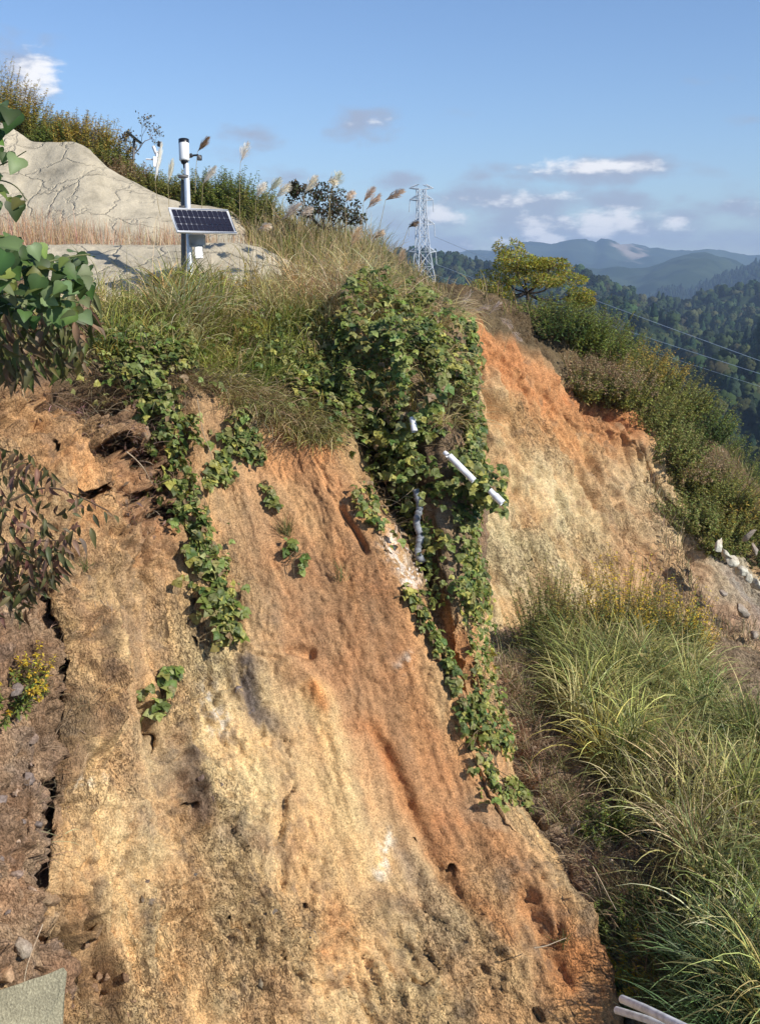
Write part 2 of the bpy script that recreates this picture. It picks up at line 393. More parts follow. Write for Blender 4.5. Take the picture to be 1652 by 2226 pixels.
T_LANC = (np.array([(0, 0, 0), (0.12, 0.4, 0.03), (0, 1, -0.15), (-0.12, 0.4, 0.03)]), np.array([(0, 1, 2, 3)]), np.ones(4))
T_SH = (np.array([(0, 0, 0), (0.19, 0.42, 0.05), (0, 1, -0.15), (-0.19, 0.42, 0.05)]), np.array([(0, 1, 2, 3)]), np.ones(4))
T_RND = (np.array([(0, 0, 0), (0.34, 0.35, 0.1), (0.22, 0.8, 0.02), (0, 1, -0.1), (-0.22, 0.8, 0.02), (-0.34, 0.35, 0.1)]), np.array([(0, 1, 2, 3), (0, 3, 4, 5)]), np.ones(6))
def jitcol(base, N, var=0.25, rng=None, mixc=None, pm=0.0):
    "base: (3,) or list of colours to choose between"
    rng = rng or RNG; base = np.atleast_2d(np.array(base, float))
    c = base[rng.integers(0, len(base), N)]; c = c*(1+var*rng.normal(size=(N, 1))*0.6)*(1+0.08*rng.normal(size=(N, 3)))
    if mixc is not None: c = np.where(rng.random((N, 1)) < pm, np.array(mixc)*(1+0.15*rng.normal(size=(N, 1))), c)
    return np.clip(c, 0.005, 0.95)
def blades(acc, base, length, width, az, lean, curve, C, K=6, tipdark=0.0, twist=None, dirdown=None, tipw=0.08):
    "N arching grass blades as tapered ribbons"
    N = len(base)
    if N == 0: return
    length, width, lean, curve = [np.broadcast_to(np.asarray(a, float), (N,)) for a in (length, width, lean, curve)]
    H = np.stack([np.cos(az), np.sin(az), np.zeros(N)], -1); S = np.stack([-np.sin(az), np.cos(az), np.zeros(N)], -1)
    p = np.array(base, float); V = np.zeros((N, K+1, 2, 3)); th = lean.copy(); tw = RNG.uniform(-0.9, 0.9, N) if twist is None else twist
    for k in range(K+1):
        t = k/K; thk = lean + curve*t**1.5
        dirv = np.sin(thk)[:, None]*H + np.cos(thk)[:, None]*np.array([0, 0, 1.0])
        nv = np.cos(thk)[:, None]*H - np.sin(thk)[:, None]*np.array([0, 0, 1.0])
        sv = np.cos(tw)[:, None]*S + np.sin(tw)[:, None]*nv
        wk = width*(1-t)**0.6*(0.55+0.45*min(1, t*4)) if t < 1 else width*tipw
        V[:, k, 0] = p - sv*wk[:, None]/2; V[:, k, 1] = p + sv*wk[:, None]/2
        p = p + dirv*(length/K)[:, None]
    idx = np.arange(N*(K+1)*2).reshape(N, K+1, 2)
    F = np.stack([idx[:, :-1, 0], idx[:, :-1, 1], idx[:, 1:, 1], idx[:, 1:, 0]], -1).reshape(-1, 4)
    CC = np.repeat(C[:, None], (K+1)*2, 1).reshape(N, K+1, 2, 3).copy()
    if tipdark: CC *= (1-tipdark*np.linspace(0, 1, K+1))[None, :, None, None]
    acc.add(V.reshape(-1, 3), F, CC.reshape(-1, 3))
# ------------------------------------------------------------------ the landslide slope (main scar)
TAN = (0.50, 0.33, 0.16); YEL = (0.60, 0.44, 0.225); ORG = (0.47, 0.265, 0.12); DORG = (0.45, 0.165, 0.05)
BRN = (0.20, 0.12, 0.065); GRYB = (0.34, 0.25, 0.155); WHT = (0.72, 0.66, 0.54); DRK = (0.10, 0.08, 0.065); HUM = (0.10, 0.075, 0.045)
rowsA = [
 [(-500, 585, 13), (0, 640, 15.2), (200, 646, 16.2), (420, 640, 17), (600, 626, 17.6), (740, 604, 17.9), (820, 605, 18), (920, 625, 18), (985, 665, 19.5), (1010, 740, 23)],
 [(-500, 680, 9.5), (0, 700, 13), (180, 700, 14.3), (400, 700, 15.3), (580, 700, 15.8), (720, 690, 15.8), (850, 690, 15.9), (975, 700, 16.3), (1012, 740, 18.5), (1045, 800, 22)],
 [(-500, 790, 8), (0, 790, 12), (180, 830, 12.9), (400, 850, 13.8), (560, 900, 14.1), (720, 950, 14.1), (850, 880, 14.4), (985, 880, 14.8), (1012, 900, 17), (1045, 950, 21)],
 [(-500, 1000, 7.6), (0, 960, 11.4), (180, 980, 12.2), (390, 980, 13.3), (560, 1020, 13.7), (765, 1040, 13.7), (835, 1020, 15.4), (980, 1040, 14.3), (1010, 1060, 16.5), (1045, 1120, 20)],
 [(-500, 1250, 7.2), (0, 1250, 10.8), (170, 1240, 11.5), (400, 1220, 12.7), (600, 1220, 13.2), (850, 1210, 13.2), (905, 1220, 14.5), (982, 1220, 13.9), (1008, 1240, 16), (1040, 1300, 19)],
 [(-500, 1500, 6.9), (0, 1480, 10.2), (165, 1460, 10.9), (400, 1440, 12.2), (640, 1440, 12.6), (950, 1420, 12.8), (980, 1420, 13.4), (1020, 1420, 13.3), (1042, 1440, 15), (1075, 1500, 18)],
 [(-500, 1800, 6.6), (0, 1780, 9.7), (150, 1760, 10.3), (430, 1750, 11.5), (750, 1750, 12.0), (1085, 1750, 12.3), (1100, 1750, 12.6), (1118, 1750, 13.0), (1145, 1770, 14.6), (1180, 1830, 17)],
 [(-500, 2100, 6.3), (0, 2050, 9.2), (130, 2040, 9.8), (450, 2020, 10.9), (820, 2000, 11.5), (1225, 2000, 11.8), (1242, 2000, 12.1), (1258, 2000, 12.5), (1285, 2030, 13.9), (1320, 2080, 16)],
 [(-500, 2350, 6.1), (0, 2260, 8.8), (110, 2250, 9.4), (480, 2240, 10.5), (880, 2230, 11.1), (1300, 2225, 11.4), (1316, 2225, 11.7), (1330, 2230, 12.0), (1360, 2260, 13.2), (1400, 2320, 15)],
 [(-500, 2900, 5.8), (0, 2750, 8.4), (100, 2740, 9.0), (520, 2720, 10.1), (960, 2700, 10.7), (1440, 2680, 11.0), (1460, 2680, 11.2), (1480, 2680, 11.5), (1530, 2720, 12.5), (1600, 2800, 14)],
 [(-500, 4200, 5.2), (0, 3900, 7.6), (100, 3900, 8.2), (540, 3800, 9.3), (1050, 3800, 9.9), (1540, 3750, 10.2), (1570, 3750, 10.4), (1600, 3750, 10.6), (1650, 3750, 11.5), (1700, 3800, 13)]]
A = Sheet(rowsA, 0.021)
U, V = A.uv[..., 0], A.uv[..., 1]; X = A.X
# slope-aligned coordinates: s along the strike, t down the fall line, n outward
fall = nrm(np.array([0.42, -0.55, -0.75])); nav = nrm(A.N[200:-200].reshape(-1, 3).mean(0)); strike = nrm(np.cross(fall, nav))
def sl_coords(X, fx=1, fy=1, fn=1): return np.stack([X @ strike*fx, X @ fall*fy, X @ nav*fn], -1)
w1 = perlin(X*0.9)*34; w2 = perlin(X*0.9+31)*34; w1 += perlin(X*3.3)*12; w2 += perlin(X*3.3+9)*12
Uw, Vw = U+w1, V+w2
smooth = np.clip(np.exp(-(dline(Uw, Vw, [(620, 1060), (720, 1350), (820, 1560), (940, 1740)])[0]/185)**2)
                 + np.exp(-(dline(Uw, Vw, [(690, 1520), (760, 1780), (800, 1900)])[0]/70)**2), 0, 1)
rough = 1-0.88*smooth
face = sstep(V, 880, 1010)
h = 0.20*fbm(X*0.33, 2) + 0.11*fbm(sl_coords(X, 0.9, 0.28, 0.8), 3)*(0.5+0.5*rough)
h += face*0.085*ridged(sl_coords(X, 1.5, 0.4, 1.2)+4, 3)*rough
h += face*0.032*ridged(sl_coords(X, 4.2, 1.2, 4.0)+8, 4, g=0.6)*(0.22+0.78*rough)
h += face*0.018*fbm(sl_coords(X, 14, 7, 14), 3, g=0.7)*(0.45+0.55*rough)
# broken, blocky ground: stepped (terraced) noise
stp = fbm(sl_coords(X, 1.7, 0.9, 1.7)+20, 4, g=0.55); q = np.abs(((stp*5) % 1)-0.5)*2
blk = np.clip(np.exp(-(dline(Uw, Vw, [(20, 900), (150, 1180), (60, 1450), (40, 1700), (60, 2050), (200, 2230)])[0]/90)**2)
              + 0.8*np.exp(-(dline(Uw, Vw, [(330, 2000), (560, 2050), (900, 2130)])[0]/120)**2)
              + 0.8*np.exp(-(dline(Uw, Vw, [(400, 1560), (420, 1740), (560, 1830)])[0]/60)**2)
              + 0.7*np.exp(-(dline(Uw, Vw, [(180, 1500), (260, 1850), (240, 2100)])[0]/70)**2), 0, 1)
h += face*blk*(0.10*np.floor(stp*5)/5*1.6 + 0.035*q + 0.05*ridged(sl_coords(X, 6, 3.5, 6)+3, 3))
SLc = sl_coords(X); wx = fbm(X*1.3, 3)*0.25; wy = fbm(X*1.3+40, 3)*0.25
patch = 0.25+0.75*sstep(fbm(X*0.8+60, 3), -0.35, 0.35)
h += face*0.055*clods((SLc[..., 0]+wx)*2.6, (SLc[..., 1]+wy)*1.1, 1)*(0.15+0.85*rough)*patch
h += face*0.036*clods((SLc[..., 0]+wx)*6.5, (SLc[..., 1]+wy)*3.6, 2)*(0.2+0.8*rough)*(0.4+0.6*patch)
h += face*0.014*clods((SLc[..., 0]+wx)*14, (SLc[..., 1]+wy)*9, 3)*(0.35+0.65*rough)
blu = np.clip(np.exp(-(dline(Uw, Vw, [(40, 870), (180, 900), (270, 950), (320, 1050), (300, 1180)])[0]/85)**2)*1.2, 0, 1)
h += blu*(0.16*clods((SLc[..., 0]+wx)*3.0, (SLc[..., 1]+wy)*2.6, 8)+0.10*ridged(X*3.2+3, 4, g=0.65)-0.18*sstep(fbm(X*2.4+70, 3), 0.0, 0.5))*sstep(V, 800, 860)
h += 0.07*np.exp(-(dline(U, V, [(545, 1440), (532, 1510), (565, 1570)])[0]/40)**4)*clods((SLc[..., 0]+wx)*5, (SLc[..., 1]+wy)*2, 21)
h += face*blk*0.11*clods((SLc[..., 0]+wx)*3.4, (SLc[..., 1]+wy)*2.3, 4)
rl = 1-np.abs(fbm(sl_coords(X, 2.4, 0.16, 0.6)+w1[..., None]*0.004, 3, g=0.6))*2.2; h -= face*0.04*np.clip(rl, 0, 1)**5*(0.35+0.65*rough)
rl2 = 1-np.abs(fbm(sl_coords(X, 7.5, 0.6, 2.5)+6, 3, g=0.6))*2.2; h -= face*0.016*np.clip(rl2, 0, 1)**4*(0.5+0.5*patch)
pits = sstep(fbm(sl_coords(X, 5, 3, 5)+77, 3), 0.42, 0.75)*face
h -= 0.025*pits*rough
def groove(pts, wpx, dep, sharp=2.0, taper=True):
    d, t = dline(U+w1*0.35, V+w2*0.35, pts); g = np.exp(-(d/wpx)**sharp)
    if taper: g = g*np.clip(np.minimum(t, 1-t)*6, 0, 1)
    return -dep*g
def bump_(pts, wpx, hgt): return -groove(pts, wpx, hgt, 2.0, False)
h -= np.average(h[face > .9])
_xl = np.interp(V, [1240, 1320, 1420, 1520, 1640, 1760, 1900, 2020], [85, 95, 122, 126, 122, 114, 106, 104]); dip = 1.5*(1-sstep(U+w1*0.35+perlin(X*6)*5-_xl, -5, 5))*sstep(V, 1250, 1400)*(1-sstep(V, 1990, 2090))
def pocket(u, v, ru, rv, dep):
    q = np.hypot((U+w1*0.5+perlin(X*7)*7-u)/ru, (V+w2*0.5+perlin(X*7+5)*7-v)/rv); return dep*(1-sstep(q, 0.7, 1.1))
for _p in ((205, 888, 34, 13, .9), (262, 900, 26, 12, .8), (245, 985, 26, 22, 1.0), (292, 1015, 30, 22, 1.1), (322, 1062, 22, 26, .9), (195, 1078, 34, 9, .7), (290, 1096, 46, 13, 1.0), (345, 1128, 26, 16, .9), (150, 905, 18, 8, .5), (60, 890, 16, 7, .5), (110, 975, 12, 8, .4), (408, 1752, 13, 9, .5), (412, 1310, 7, 16, .4), (418, 1400, 6, 14, .3), (985, 1876, 6, 16, .5), (908, 1806, 5, 7, .3), (240, 2150, 12, 22, .4), (205, 2070, 9, 20, .4), (165, 2130, 10, 16, .4), (500, 2010, 4, 14, .3), (345, 1600, 8, 26, .4), (655, 1965, 5, 9, .25)):
    dip = np.maximum(dip, pocket(*_p))
dip = np.maximum(dip, 2.4*(1-sstep(dline(U+w1*0.3, V+w2*0.3, [(800, 930), (838, 1020), (872, 1110), (890, 1160)])[0], 20, 46)))
h += bump_([(165, 1340), (182, 1450), (182, 1560), (150, 1680)], 22, 0.25)
h += groove([(170, 2010), (185, 2100), (205, 2200)], 12, 0.5, 2) + groove([(225, 1990), (235, 2080), (270, 2180)], 10, 0.4, 2) + groove([(150, 2080), (170, 2200)], 10, 0.5, 2)
h += groove([(95, 1960), (145, 2060), (150, 2150)], 14, 0.6, 3)
h += groove([(45, 1560), (60, 1700), (85, 1880)], 9, 0.4, 3)
h += groove([(205, 1960), (225, 2080), (250, 2190)], 10, 0.35, 3)
h += bump_([(185, 1370), (200, 1500), (200, 1620)], 34, 0.28)
h += groove([(120, 830), (200, 865), (250, 890)], 26, 0.55, 3) + groove([(150, 900), (200, 950), (215, 1010)], 12, 0.35, 2) + groove([(60, 860), (120, 880)], 14, 0.3, 2)
h += groove([(320, 1490), (345, 1600)], 12, 0.3, 3)
h += groove([(520, 1440), (560, 1560)], 22, 0.07, 2) + bump_([(440, 1690), (450, 1790)], 20, 0.15)
h += groove([(730, 1090), (765, 1150), (800, 1215)], 6, 0.14, 2) 
h += groove([(1120, 1900), (1200, 2040), (1250, 2160)], 26, 0.12, 2, True)
h += groove([(800, 1560), (880, 1700), (960, 1880), (1040, 1990)], 14, 0.12, 2) + bump_([(700, 1520), (760, 1700), (790, 1850)], 34, 0.12)
h += bump_([(640, 1430), (690, 1500)], 22, 0.10) + groove([(620, 1400), (690, 1420)], 12, 0.12, 2)
for (a, b, c) in ((505, 2005, 3), (360, 2180, 4), (1175, 2205, 4)):
    h += groove([(a-5, b-14), (a+1, b), (a+8, b+16)], c, 0.14, 2, True)
# crumbling lip that overhangs a little
for _k in (0,):
    pass
h += 0.22*np.exp(-((V-(880+0.10*(U-300)))/60)**2)*sstep(U, 150, 400)*(1-sstep(U, 700, 800))
A.push(h); A.X[..., 1] += dip; A.calc()
AU, AV = U, V
# soil colours, with some shade painted in on the left side
C = np.zeros(X.shape)+np.array(TAN)
def paint(C, m, col): return C*(1-m[..., None])+np.array(col)*m[..., None]
def strip(pts, wpx, p=2.0): return np.exp(-(dline(Uw, Vw, pts)[0]/wpx)**p)
n_a = fbm(sl_coords(A.X, 1.1, 0.45, 1.1)+50, 5, g=0.6)
C = paint(C, 0.45*sstep(n_a, -0.1, 0.5), (0.60, 0.44, 0.235)); C = paint(C, 0.35*sstep(-n_a, 0.0, 0.7), (0.42, 0.26, 0.135))
C = paint(C, 0.75*strip([(30, 860), (120, 960), (260, 1010), (330, 1150)], 110), (0.46, 0.25, 0.11))
C = paint(C, 0.75*strip([(100, 830), (200, 860), (290, 960), (330, 1120)], 55), (0.21, 0.125, 0.08))  # purple-brown rock, with shade of the undercut also put into this brown
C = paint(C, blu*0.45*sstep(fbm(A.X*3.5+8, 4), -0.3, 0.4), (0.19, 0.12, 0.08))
C = paint(C, 0.45*strip([(20, 1050), (120, 1200), (230, 1240), (300, 1180)], 80), (0.28, 0.16, 0.085))  # shaded left middle of the face, painted as a darker brown
C = paint(C, 0.9*strip([(420, 900), (560, 1100), (640, 1300), (720, 1440), (830, 1600)], 120), (0.385, 0.23, 0.118))
C = paint(C, 0.9*strip([(700, 1250), (800, 1450), (880, 1620), (960, 1740)], 105), (0.325, 0.18, 0.092))
C = paint(C, 0.9*strip([(700, 1000), (760, 1150), (860, 1330), (930, 1560), (980, 1700), (1080, 1850), (1180, 1960), (1290, 2130)], 58), (0.385, 0.19, 0.085))
C = paint(C, 0.8*strip([(690, 1010), (740, 1120), (800, 1250)], 30), (0.46, 0.24, 0.11))
C = paint(C, 0.7*strip([(620, 1010), (700, 1030)], 50), (0.46, 0.24, 0.11))
C = paint(C, 0.7*strip([(820, 1580), (900, 1720), (960, 1790), (1020, 1930), (1110, 2010)], 30), (0.40, 0.17, 0.065))
C = paint(C, 0.8*strip([(1250, 2080), (1290, 2200), (1290, 2300)], 50), (0.46, 0.215, 0.085))
C = paint(C, 0.7*strip([(985, 1370), (1060, 1600), (1110, 1700)], 22), (0.44, 0.20, 0.08))
C = paint(C, 0.6*strip([(230, 1200), (290, 1350), (320, 1500), (290, 1700)], 75)*sstep(fbm(sl_coords(A.X, 7, 0.8, 3), 3), -0.4, 0.3), (0.29, 0.19, 0.11))
C = paint(C, 0.9*strip([(684, 1515), (725, 1640), (765, 1780), (800, 1880)], 36, 4), (0.70, 0.475, 0.225))
C = paint(C, 0.9*strip([(680, 1500), (700, 1540)], 16), (0.52, 0.24, 0.09))
C = paint(C, 0.8*strip([(470, 1440), (450, 1620), (560, 1700), (560, 1780)], 70), (0.62, 0.47, 0.245)); C = paint(C, 0.3*strip([(250, 1560), (300, 1750), (420, 1950), (560, 2130), (700, 2226)], 120), (0.57, 0.42, 0.225))
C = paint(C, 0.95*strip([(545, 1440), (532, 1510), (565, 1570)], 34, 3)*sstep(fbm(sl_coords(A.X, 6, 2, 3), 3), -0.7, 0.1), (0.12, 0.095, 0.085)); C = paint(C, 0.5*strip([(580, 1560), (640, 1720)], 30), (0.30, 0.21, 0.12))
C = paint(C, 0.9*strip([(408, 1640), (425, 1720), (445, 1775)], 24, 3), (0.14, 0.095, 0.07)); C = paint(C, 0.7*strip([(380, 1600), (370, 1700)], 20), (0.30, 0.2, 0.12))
C = paint(C, 0.85*sstep(fbm(A.X*9, 3), -0.1, 0.3)*strip([(440, 1520), (460, 1590)], 18), WHT)
C = paint(C, 0.5*sstep(fbm(A.X*12, 3), 0.0, 0.3)*strip([(170, 1690), (200, 1700)], 18), WHT)
C = paint(C, 0.7*sstep(fbm(A.X*7, 3), -0.2, 0.3)*strip([(850, 1800), (830, 1900)], 20), WHT); C = paint(C, 0.6*sstep(fbm(A.X*7+5, 3), -0.1, 0.4)*strip([(900, 1420), (880, 1450)], 14), WHT)
C = paint(C, 0.9*sstep(fbm(A.X*10, 3), -0.2, 0.2)*strip([(840, 1180), (880, 1230), (900, 1260)], 20), (0.74, 0.64, 0.54))
C = paint(C, 0.55*strip([(880, 1840), (905, 1910)], 22), (0.22, 0.18, 0.14))
C = paint(C, 0.75*strip([(300, 1780), (560, 1820), (600, 1840)], 36)*sstep(n_a, -0.5, 0.2), GRYB)
C = paint(C, 0.6*strip([(900, 1950), (1000, 2050), (1100, 2200)], 80)*sstep(n_a, -0.6, 0.4), GRYB)
C = paint(C, 0.5*strip([(1050, 1780), (1150, 1880)], 60)*sstep(fbm(A.X*2.2+3, 3), -0.3, 0.3), GRYB)
C = paint(C, 0.75*strip([(190, 1990), (210, 2120), (240, 2230)], 48), (0.24, 0.145, 0.075)); C = paint(C, 0.6*strip([(130, 2120), (100, 2000)], 30), (0.25, 0.18, 0.12))
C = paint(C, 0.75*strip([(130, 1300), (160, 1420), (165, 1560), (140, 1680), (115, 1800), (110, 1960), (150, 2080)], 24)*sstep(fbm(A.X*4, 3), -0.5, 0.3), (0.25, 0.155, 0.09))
C = paint(C, 0.85*strip([(20, 1400), (50, 1600), (40, 1800), (50, 1980), (0, 2100)], 52), (0.26, 0.18, 0.13)); C = paint(C, 0.5*strip([(125, 1500), (120, 1800)], 20), (0.16, 0.10, 0.065))  # gravel brown, then a dark strip painting the shade of the crevice
C = paint(C, 0.5*strip([(290, 1320), (330, 1500)], 50)*sstep(fbm(A.X*3, 3), -0.2, 0.4), (0.32, 0.22, 0.13))
C = paint(C, 0.5*strip([(720, 1960), (700, 2060), (740, 2010)], 22), (0.40, 0.19, 0.08))
C = paint(C, 0.45*sstep(fbm(A.X*2.7+40, 4), 0.25, 0.6)*face*rough, (0.27, 0.17, 0.095))
C = paint(C, 0.5*sstep(fbm(A.X*4.7+70, 3), 0.38, 0.6)*face*rough, (0.16, 0.12, 0.085))
C = paint(C, 1-sstep(V+w2, 800, 900+0.1*(np.clip(U, 300, 800)-300)), HUM)
C = paint(C, sstep(U+0.25*w1-np.interp(V, [600, 1000, 1210, 1420, 1750, 2225, 3000], [760, 770, 870, 965, 1095, 1305, 1450]), 0, 40)*(1-sstep(V, 1280, 1360)), (0.26, 0.18, 0.11))
strk = np.clip((0.05+0.95*rough)*(0.25+0.75*sstep(fbm(sl_coords(A.X, 1.2, 0.7, 1.2)+90, 4), -0.25, 0.45)), 0, 1)
stk = fbm(sl_coords(A.X, 5.5, 0.28, 2.0)+11, 4, g=0.65); C = C*(1.0+0.26*np.clip(stk, -0.8, 0.8)*face)[..., None]
C = np.where((face > .5)[..., None], C*(1+np.array([0.03, 0, -0.06])*np.clip(stk, -1, 1)[..., None]), C)
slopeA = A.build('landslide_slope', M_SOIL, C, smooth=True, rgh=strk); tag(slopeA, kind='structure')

# rubble bank left of the crevice
_r = []
for v, dv in ((1180, 0.9), (1270, 0.25), (1340, -0.02), (1450, -0.05), (1560, -0.05), (1700, -0.05), (1850, -0.05), (2000, 0), (2150, 0.1), (2400, 0.3)):
    x = float(np.interp(v, [1240, 1320, 1420, 1520, 1640, 1760, 1900, 2020, 2150], [85, 98, 122, 124, 98, 74, 68, 84, 115])); d0 = float(np.interp(v, [1200, 1480, 1780, 2050, 2260, 2600], [10.85, 10.1, 9.6, 9.05, 8.7, 8.4])); d1 = d0+x*0.004
    _r.append([(-700, v+60, 4.6+dv), (-400, v+30, 6.7+dv), (-120, v, d0-0.75+dv), (0, v, d0+dv), (x*0.6, v, d0+x*0.0026+dv), (x, v, d1+dv), (x+10, v, d1+0.35+dv), (x+2, v, d1+0.9+dv), (x-30, v, d1+1.6+dv)])
MB = Sheet(_r, 0.018); X = MB.X; Mu, Mv = MB.uv[..., 0], MB.uv[..., 1]
hm = 0.10*ridged(X*1.8+5, 4, g=0.65) + 0.10*fbm(X*1.1, 3)+0.09*clods(X @ AXA[0]*3.2+fbm(X, 3)*0.4, X @ FALL*2.2, 11)+0.05*clods(X @ AXA[0]*8, X @ FALL*6+fbm(X*2, 2)*0.4, 12)+0.02*clods(X @ AXA[0]*18, X @ FALL*14, 13)+0.05*ridged(X*4, 3)
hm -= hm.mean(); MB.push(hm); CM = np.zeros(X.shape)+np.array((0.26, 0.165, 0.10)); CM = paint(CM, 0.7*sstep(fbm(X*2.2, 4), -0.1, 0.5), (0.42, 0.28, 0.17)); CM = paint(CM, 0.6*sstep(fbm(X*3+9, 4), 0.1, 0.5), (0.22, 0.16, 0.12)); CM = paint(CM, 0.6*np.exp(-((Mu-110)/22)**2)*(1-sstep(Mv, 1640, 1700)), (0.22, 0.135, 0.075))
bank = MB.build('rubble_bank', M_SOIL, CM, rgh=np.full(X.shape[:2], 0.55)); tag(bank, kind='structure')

# ------------------------------------------------------------------ upper hillside
rowsH = [
 [(-500, 60, 40), (0, 330, 40), (120, 360, 38), (250, 410, 36), (400, 470, 35), (560, 530, 32), (700, 560, 30), (850, 600, 28), (960, 680, 26), (1000, 760, 26)],
 [(-500, 40, 32), (0, 262, 31), (120, 300, 29), (250, 355, 28), (400, 425, 27), (560, 495, 25), (700, 530, 23.5), (850, 585, 21.5), (950, 640, 20.5), (1000, 700, 21)],
 [(-500, 250, 27), (0, 350, 26), (120, 390, 26), (250, 420, 25.5), (400, 470, 25), (560, 525, 23.5), (700, 560, 21.5), (850, 610, 19.5), (940, 650, 19.2), (990, 720, 20)],
 [(-500, 520, 24), (0, 528, 23), (120, 533, 23), (250, 536, 22.8), (400, 540, 22.5), (560, 560, 21.5), (700, 590, 20), (850, 620, 18.8), (930, 650, 18.8), (980, 730, 19.5)],
 [(-500, 530, 20), (0, 545, 20.6), (120, 548, 20.6), (250, 549, 20.6), (400, 552, 20.6), (560, 570, 20.4), (700, 600, 19.3), (850, 630, 18.4), (930, 670, 18.6), (970, 750, 19)],
 [(-500, 700, 17), (0, 640, 18), (120, 640, 18.2), (250, 640, 18.4), (400, 640, 18.6), (560, 640, 18.6), (700, 650, 18.3), (850, 670, 18.0), (920, 700, 18.5), (960, 780, 19)]]
Hs = Sheet(rowsH, 0.09); Hs.push(0.12*fbm(Hs.X*0.8, 4)); Hu, Hv = Hs.uv[..., 0], Hs.uv[..., 1]
CH = np.zeros(Hs.X.shape)+np.array((0.22, 0.15, 0.085)); CH = paint(CH, 0.8*np.exp(-((Hu-575)/45)**2-((Hv-520)/40)**2), (0.45, 0.2, 0.10))
CH = paint(CH, 0.7*np.exp(-((Hv-520)/30)**2)*(1-sstep(Hu, 480, 560)), (0.42, 0.27, 0.19))
hillH = Hs.build('upper_hillside', M_SOILF, CH); tag(hillH, kind='structure')

# sprayed-concrete facings (two tiers): thick shells over the hill
def shotcrete_mat():
    m, t, b, o = mat_new('sprayed_concrete'); at = t.n('ShaderNodeAttribute'); at.attribute_name = 'Col'; tc = t.n('ShaderNodeTexCoord'); ob = tc.outputs['Object']
    n1 = t.n('ShaderNodeTexNoise'); n1.inputs['Scale'].default_value = 1.6; n1.inputs['Detail'].default_value = 9; n1.inputs['Roughness'].default_value = 0.65; t.l(ob, n1.inputs['Vector'])
    n2 = t.n('ShaderNodeTexNoise'); n2.inputs['Scale'].default_value = 26; n2.inputs['Detail'].default_value = 4; t.l(ob, n2.inputs['Vector'])
    mp = t.n('ShaderNodeMapping'); mp.inputs['Scale'].default_value = (0.32, 0.32, 0.5); mp.inputs['Rotation'].default_value = (0.3, 0.9, 0.2); t.l(ob, mp.inputs[0])
    wob = t.n('ShaderNodeTexNoise'); wob.inputs['Scale'].default_value = 1.1; wob.inputs['Detail'].default_value = 5; t.l(ob, wob.inputs['Vector'])
    av = t.n('ShaderNodeVectorMath', operation='MULTIPLY_ADD'); t.l(wob.outputs['Color'], av.inputs[0]); av.inputs[1].default_value = (0.5, 0.5, 0.5); t.l(mp.outputs[0], av.inputs[2])
    vo = t.n('ShaderNodeTexVoronoi'); vo.feature = 'DISTANCE_TO_EDGE'; vo.inputs['Scale'].default_value = 2.6; t.l(av.outputs[0], vo.inputs['Vector'])
    crack = t.ramp(vo.outputs['Distance'], [(0.0, 0.78), (0.004, 0.93), (0.010, 1.0)])
    f = t.math('MULTIPLY', t.ramp(n1.outputs[0], [(0.3, 0.66), (0.5, 0.98), (0.7, 1.15)]), crack)
    f = t.math('MULTIPLY', f, t.ramp(n2.outputs[0], [(0.3, 0.9), (0.7, 1.08)]))
    t.l(t.mixc(1.0, at.outputs['Color'], f, 'MULTIPLY'), b.inputs['Base Color']); b.inputs['Roughness'].default_value = 0.9; b.inputs['Specular IOR Level'].default_value = 0.2
    hh = t.math('ADD', t.math('MULTIPLY', n1.outputs[0], 1.0), t.math('MULTIPLY', t.ramp(vo.outputs['Distance'], [(0, 0.0), (0.04, 1.0)]), 0.35))
    bp = t.n('ShaderNodeBump'); bp.inputs['Distance'].default_value = 0.09; bp.inputs['Strength'].default_value = 0.9; t.l(hh, bp.inputs['Height']); t.l(bp.outputs[0], b.inputs['Normal'])
    return m
M_SHOT = shotcrete_mat()
def facing(top, vbot, dt, db, name, label, thick):
    us = [p[0] for p in top]; rows = []
    rows.append([(u, v+3, dt(u)+1.2) for u, v in top]); rows.append([(u, v, dt(u)+0.25) for u, v in top]); rows.append([(u, v+4, dt(u)) for u, v in top])
    for f in (0.33, 0.66, 1.0): rows.append([(u, v+4+(vbot(u)-v-4)*f, dt(u)+(db(u)-dt(u))*f) for u, v in top])
    S = Sheet(rows, 0.05); S.push(0.08*fbm(S.X*0.5, 2) + 0.018*ridged(S.X*1.6, 3))
    Su, Sv = S.uv[..., 0], S.uv[..., 1]
    Cc = np.zeros(S.X.shape)+np.array((0.47, 0.41, 0.30)); k = sstep(fbm(S.X*0.6+5, 4), -0.2, 0.5); Cc = paint(Cc, 0.5*k, (0.40, 0.35, 0.255)); Cc = paint(Cc, 0.5*sstep(fbm(S.X*1.5+15, 4), 0.2, 0.6), (0.47, 0.41, 0.30))
    o = S.build(name, M_SHOT, Cc); tag(o, label, 'slope facing'); return S
f_up = facing([(-260, 190), (-100, 235), (0, 268), (30, 288), (70, 316), (120, 318), (170, 316), (205, 338), (240, 372), (300, 402), (350, 425), (400, 440), (470, 448), (510, 462), (535, 490), (548, 545)],
              lambda u: 552, lambda u: 25.2-u*0.003, lambda u: 22.3-u*0.0012, 'sprayed_concrete_facing', 'cracked beige sprayed-concrete facing of the upper tier below the shrubs', 0.2)
f_lo = facing([(-200, 560), (0, 548), (60, 543), (150, 541), (250, 539), (350, 541), (450, 539), (520, 541), (570, 548), (610, 562), (650, 580), (680, 605), (700, 650)],
              lambda u: 660, lambda u: 19.8-u*0.0006, lambda u: 18.0, 'sprayed_concrete_facing', 'low pale sprayed-concrete facing of the lower tier behind the solar panel pole', 0.2)

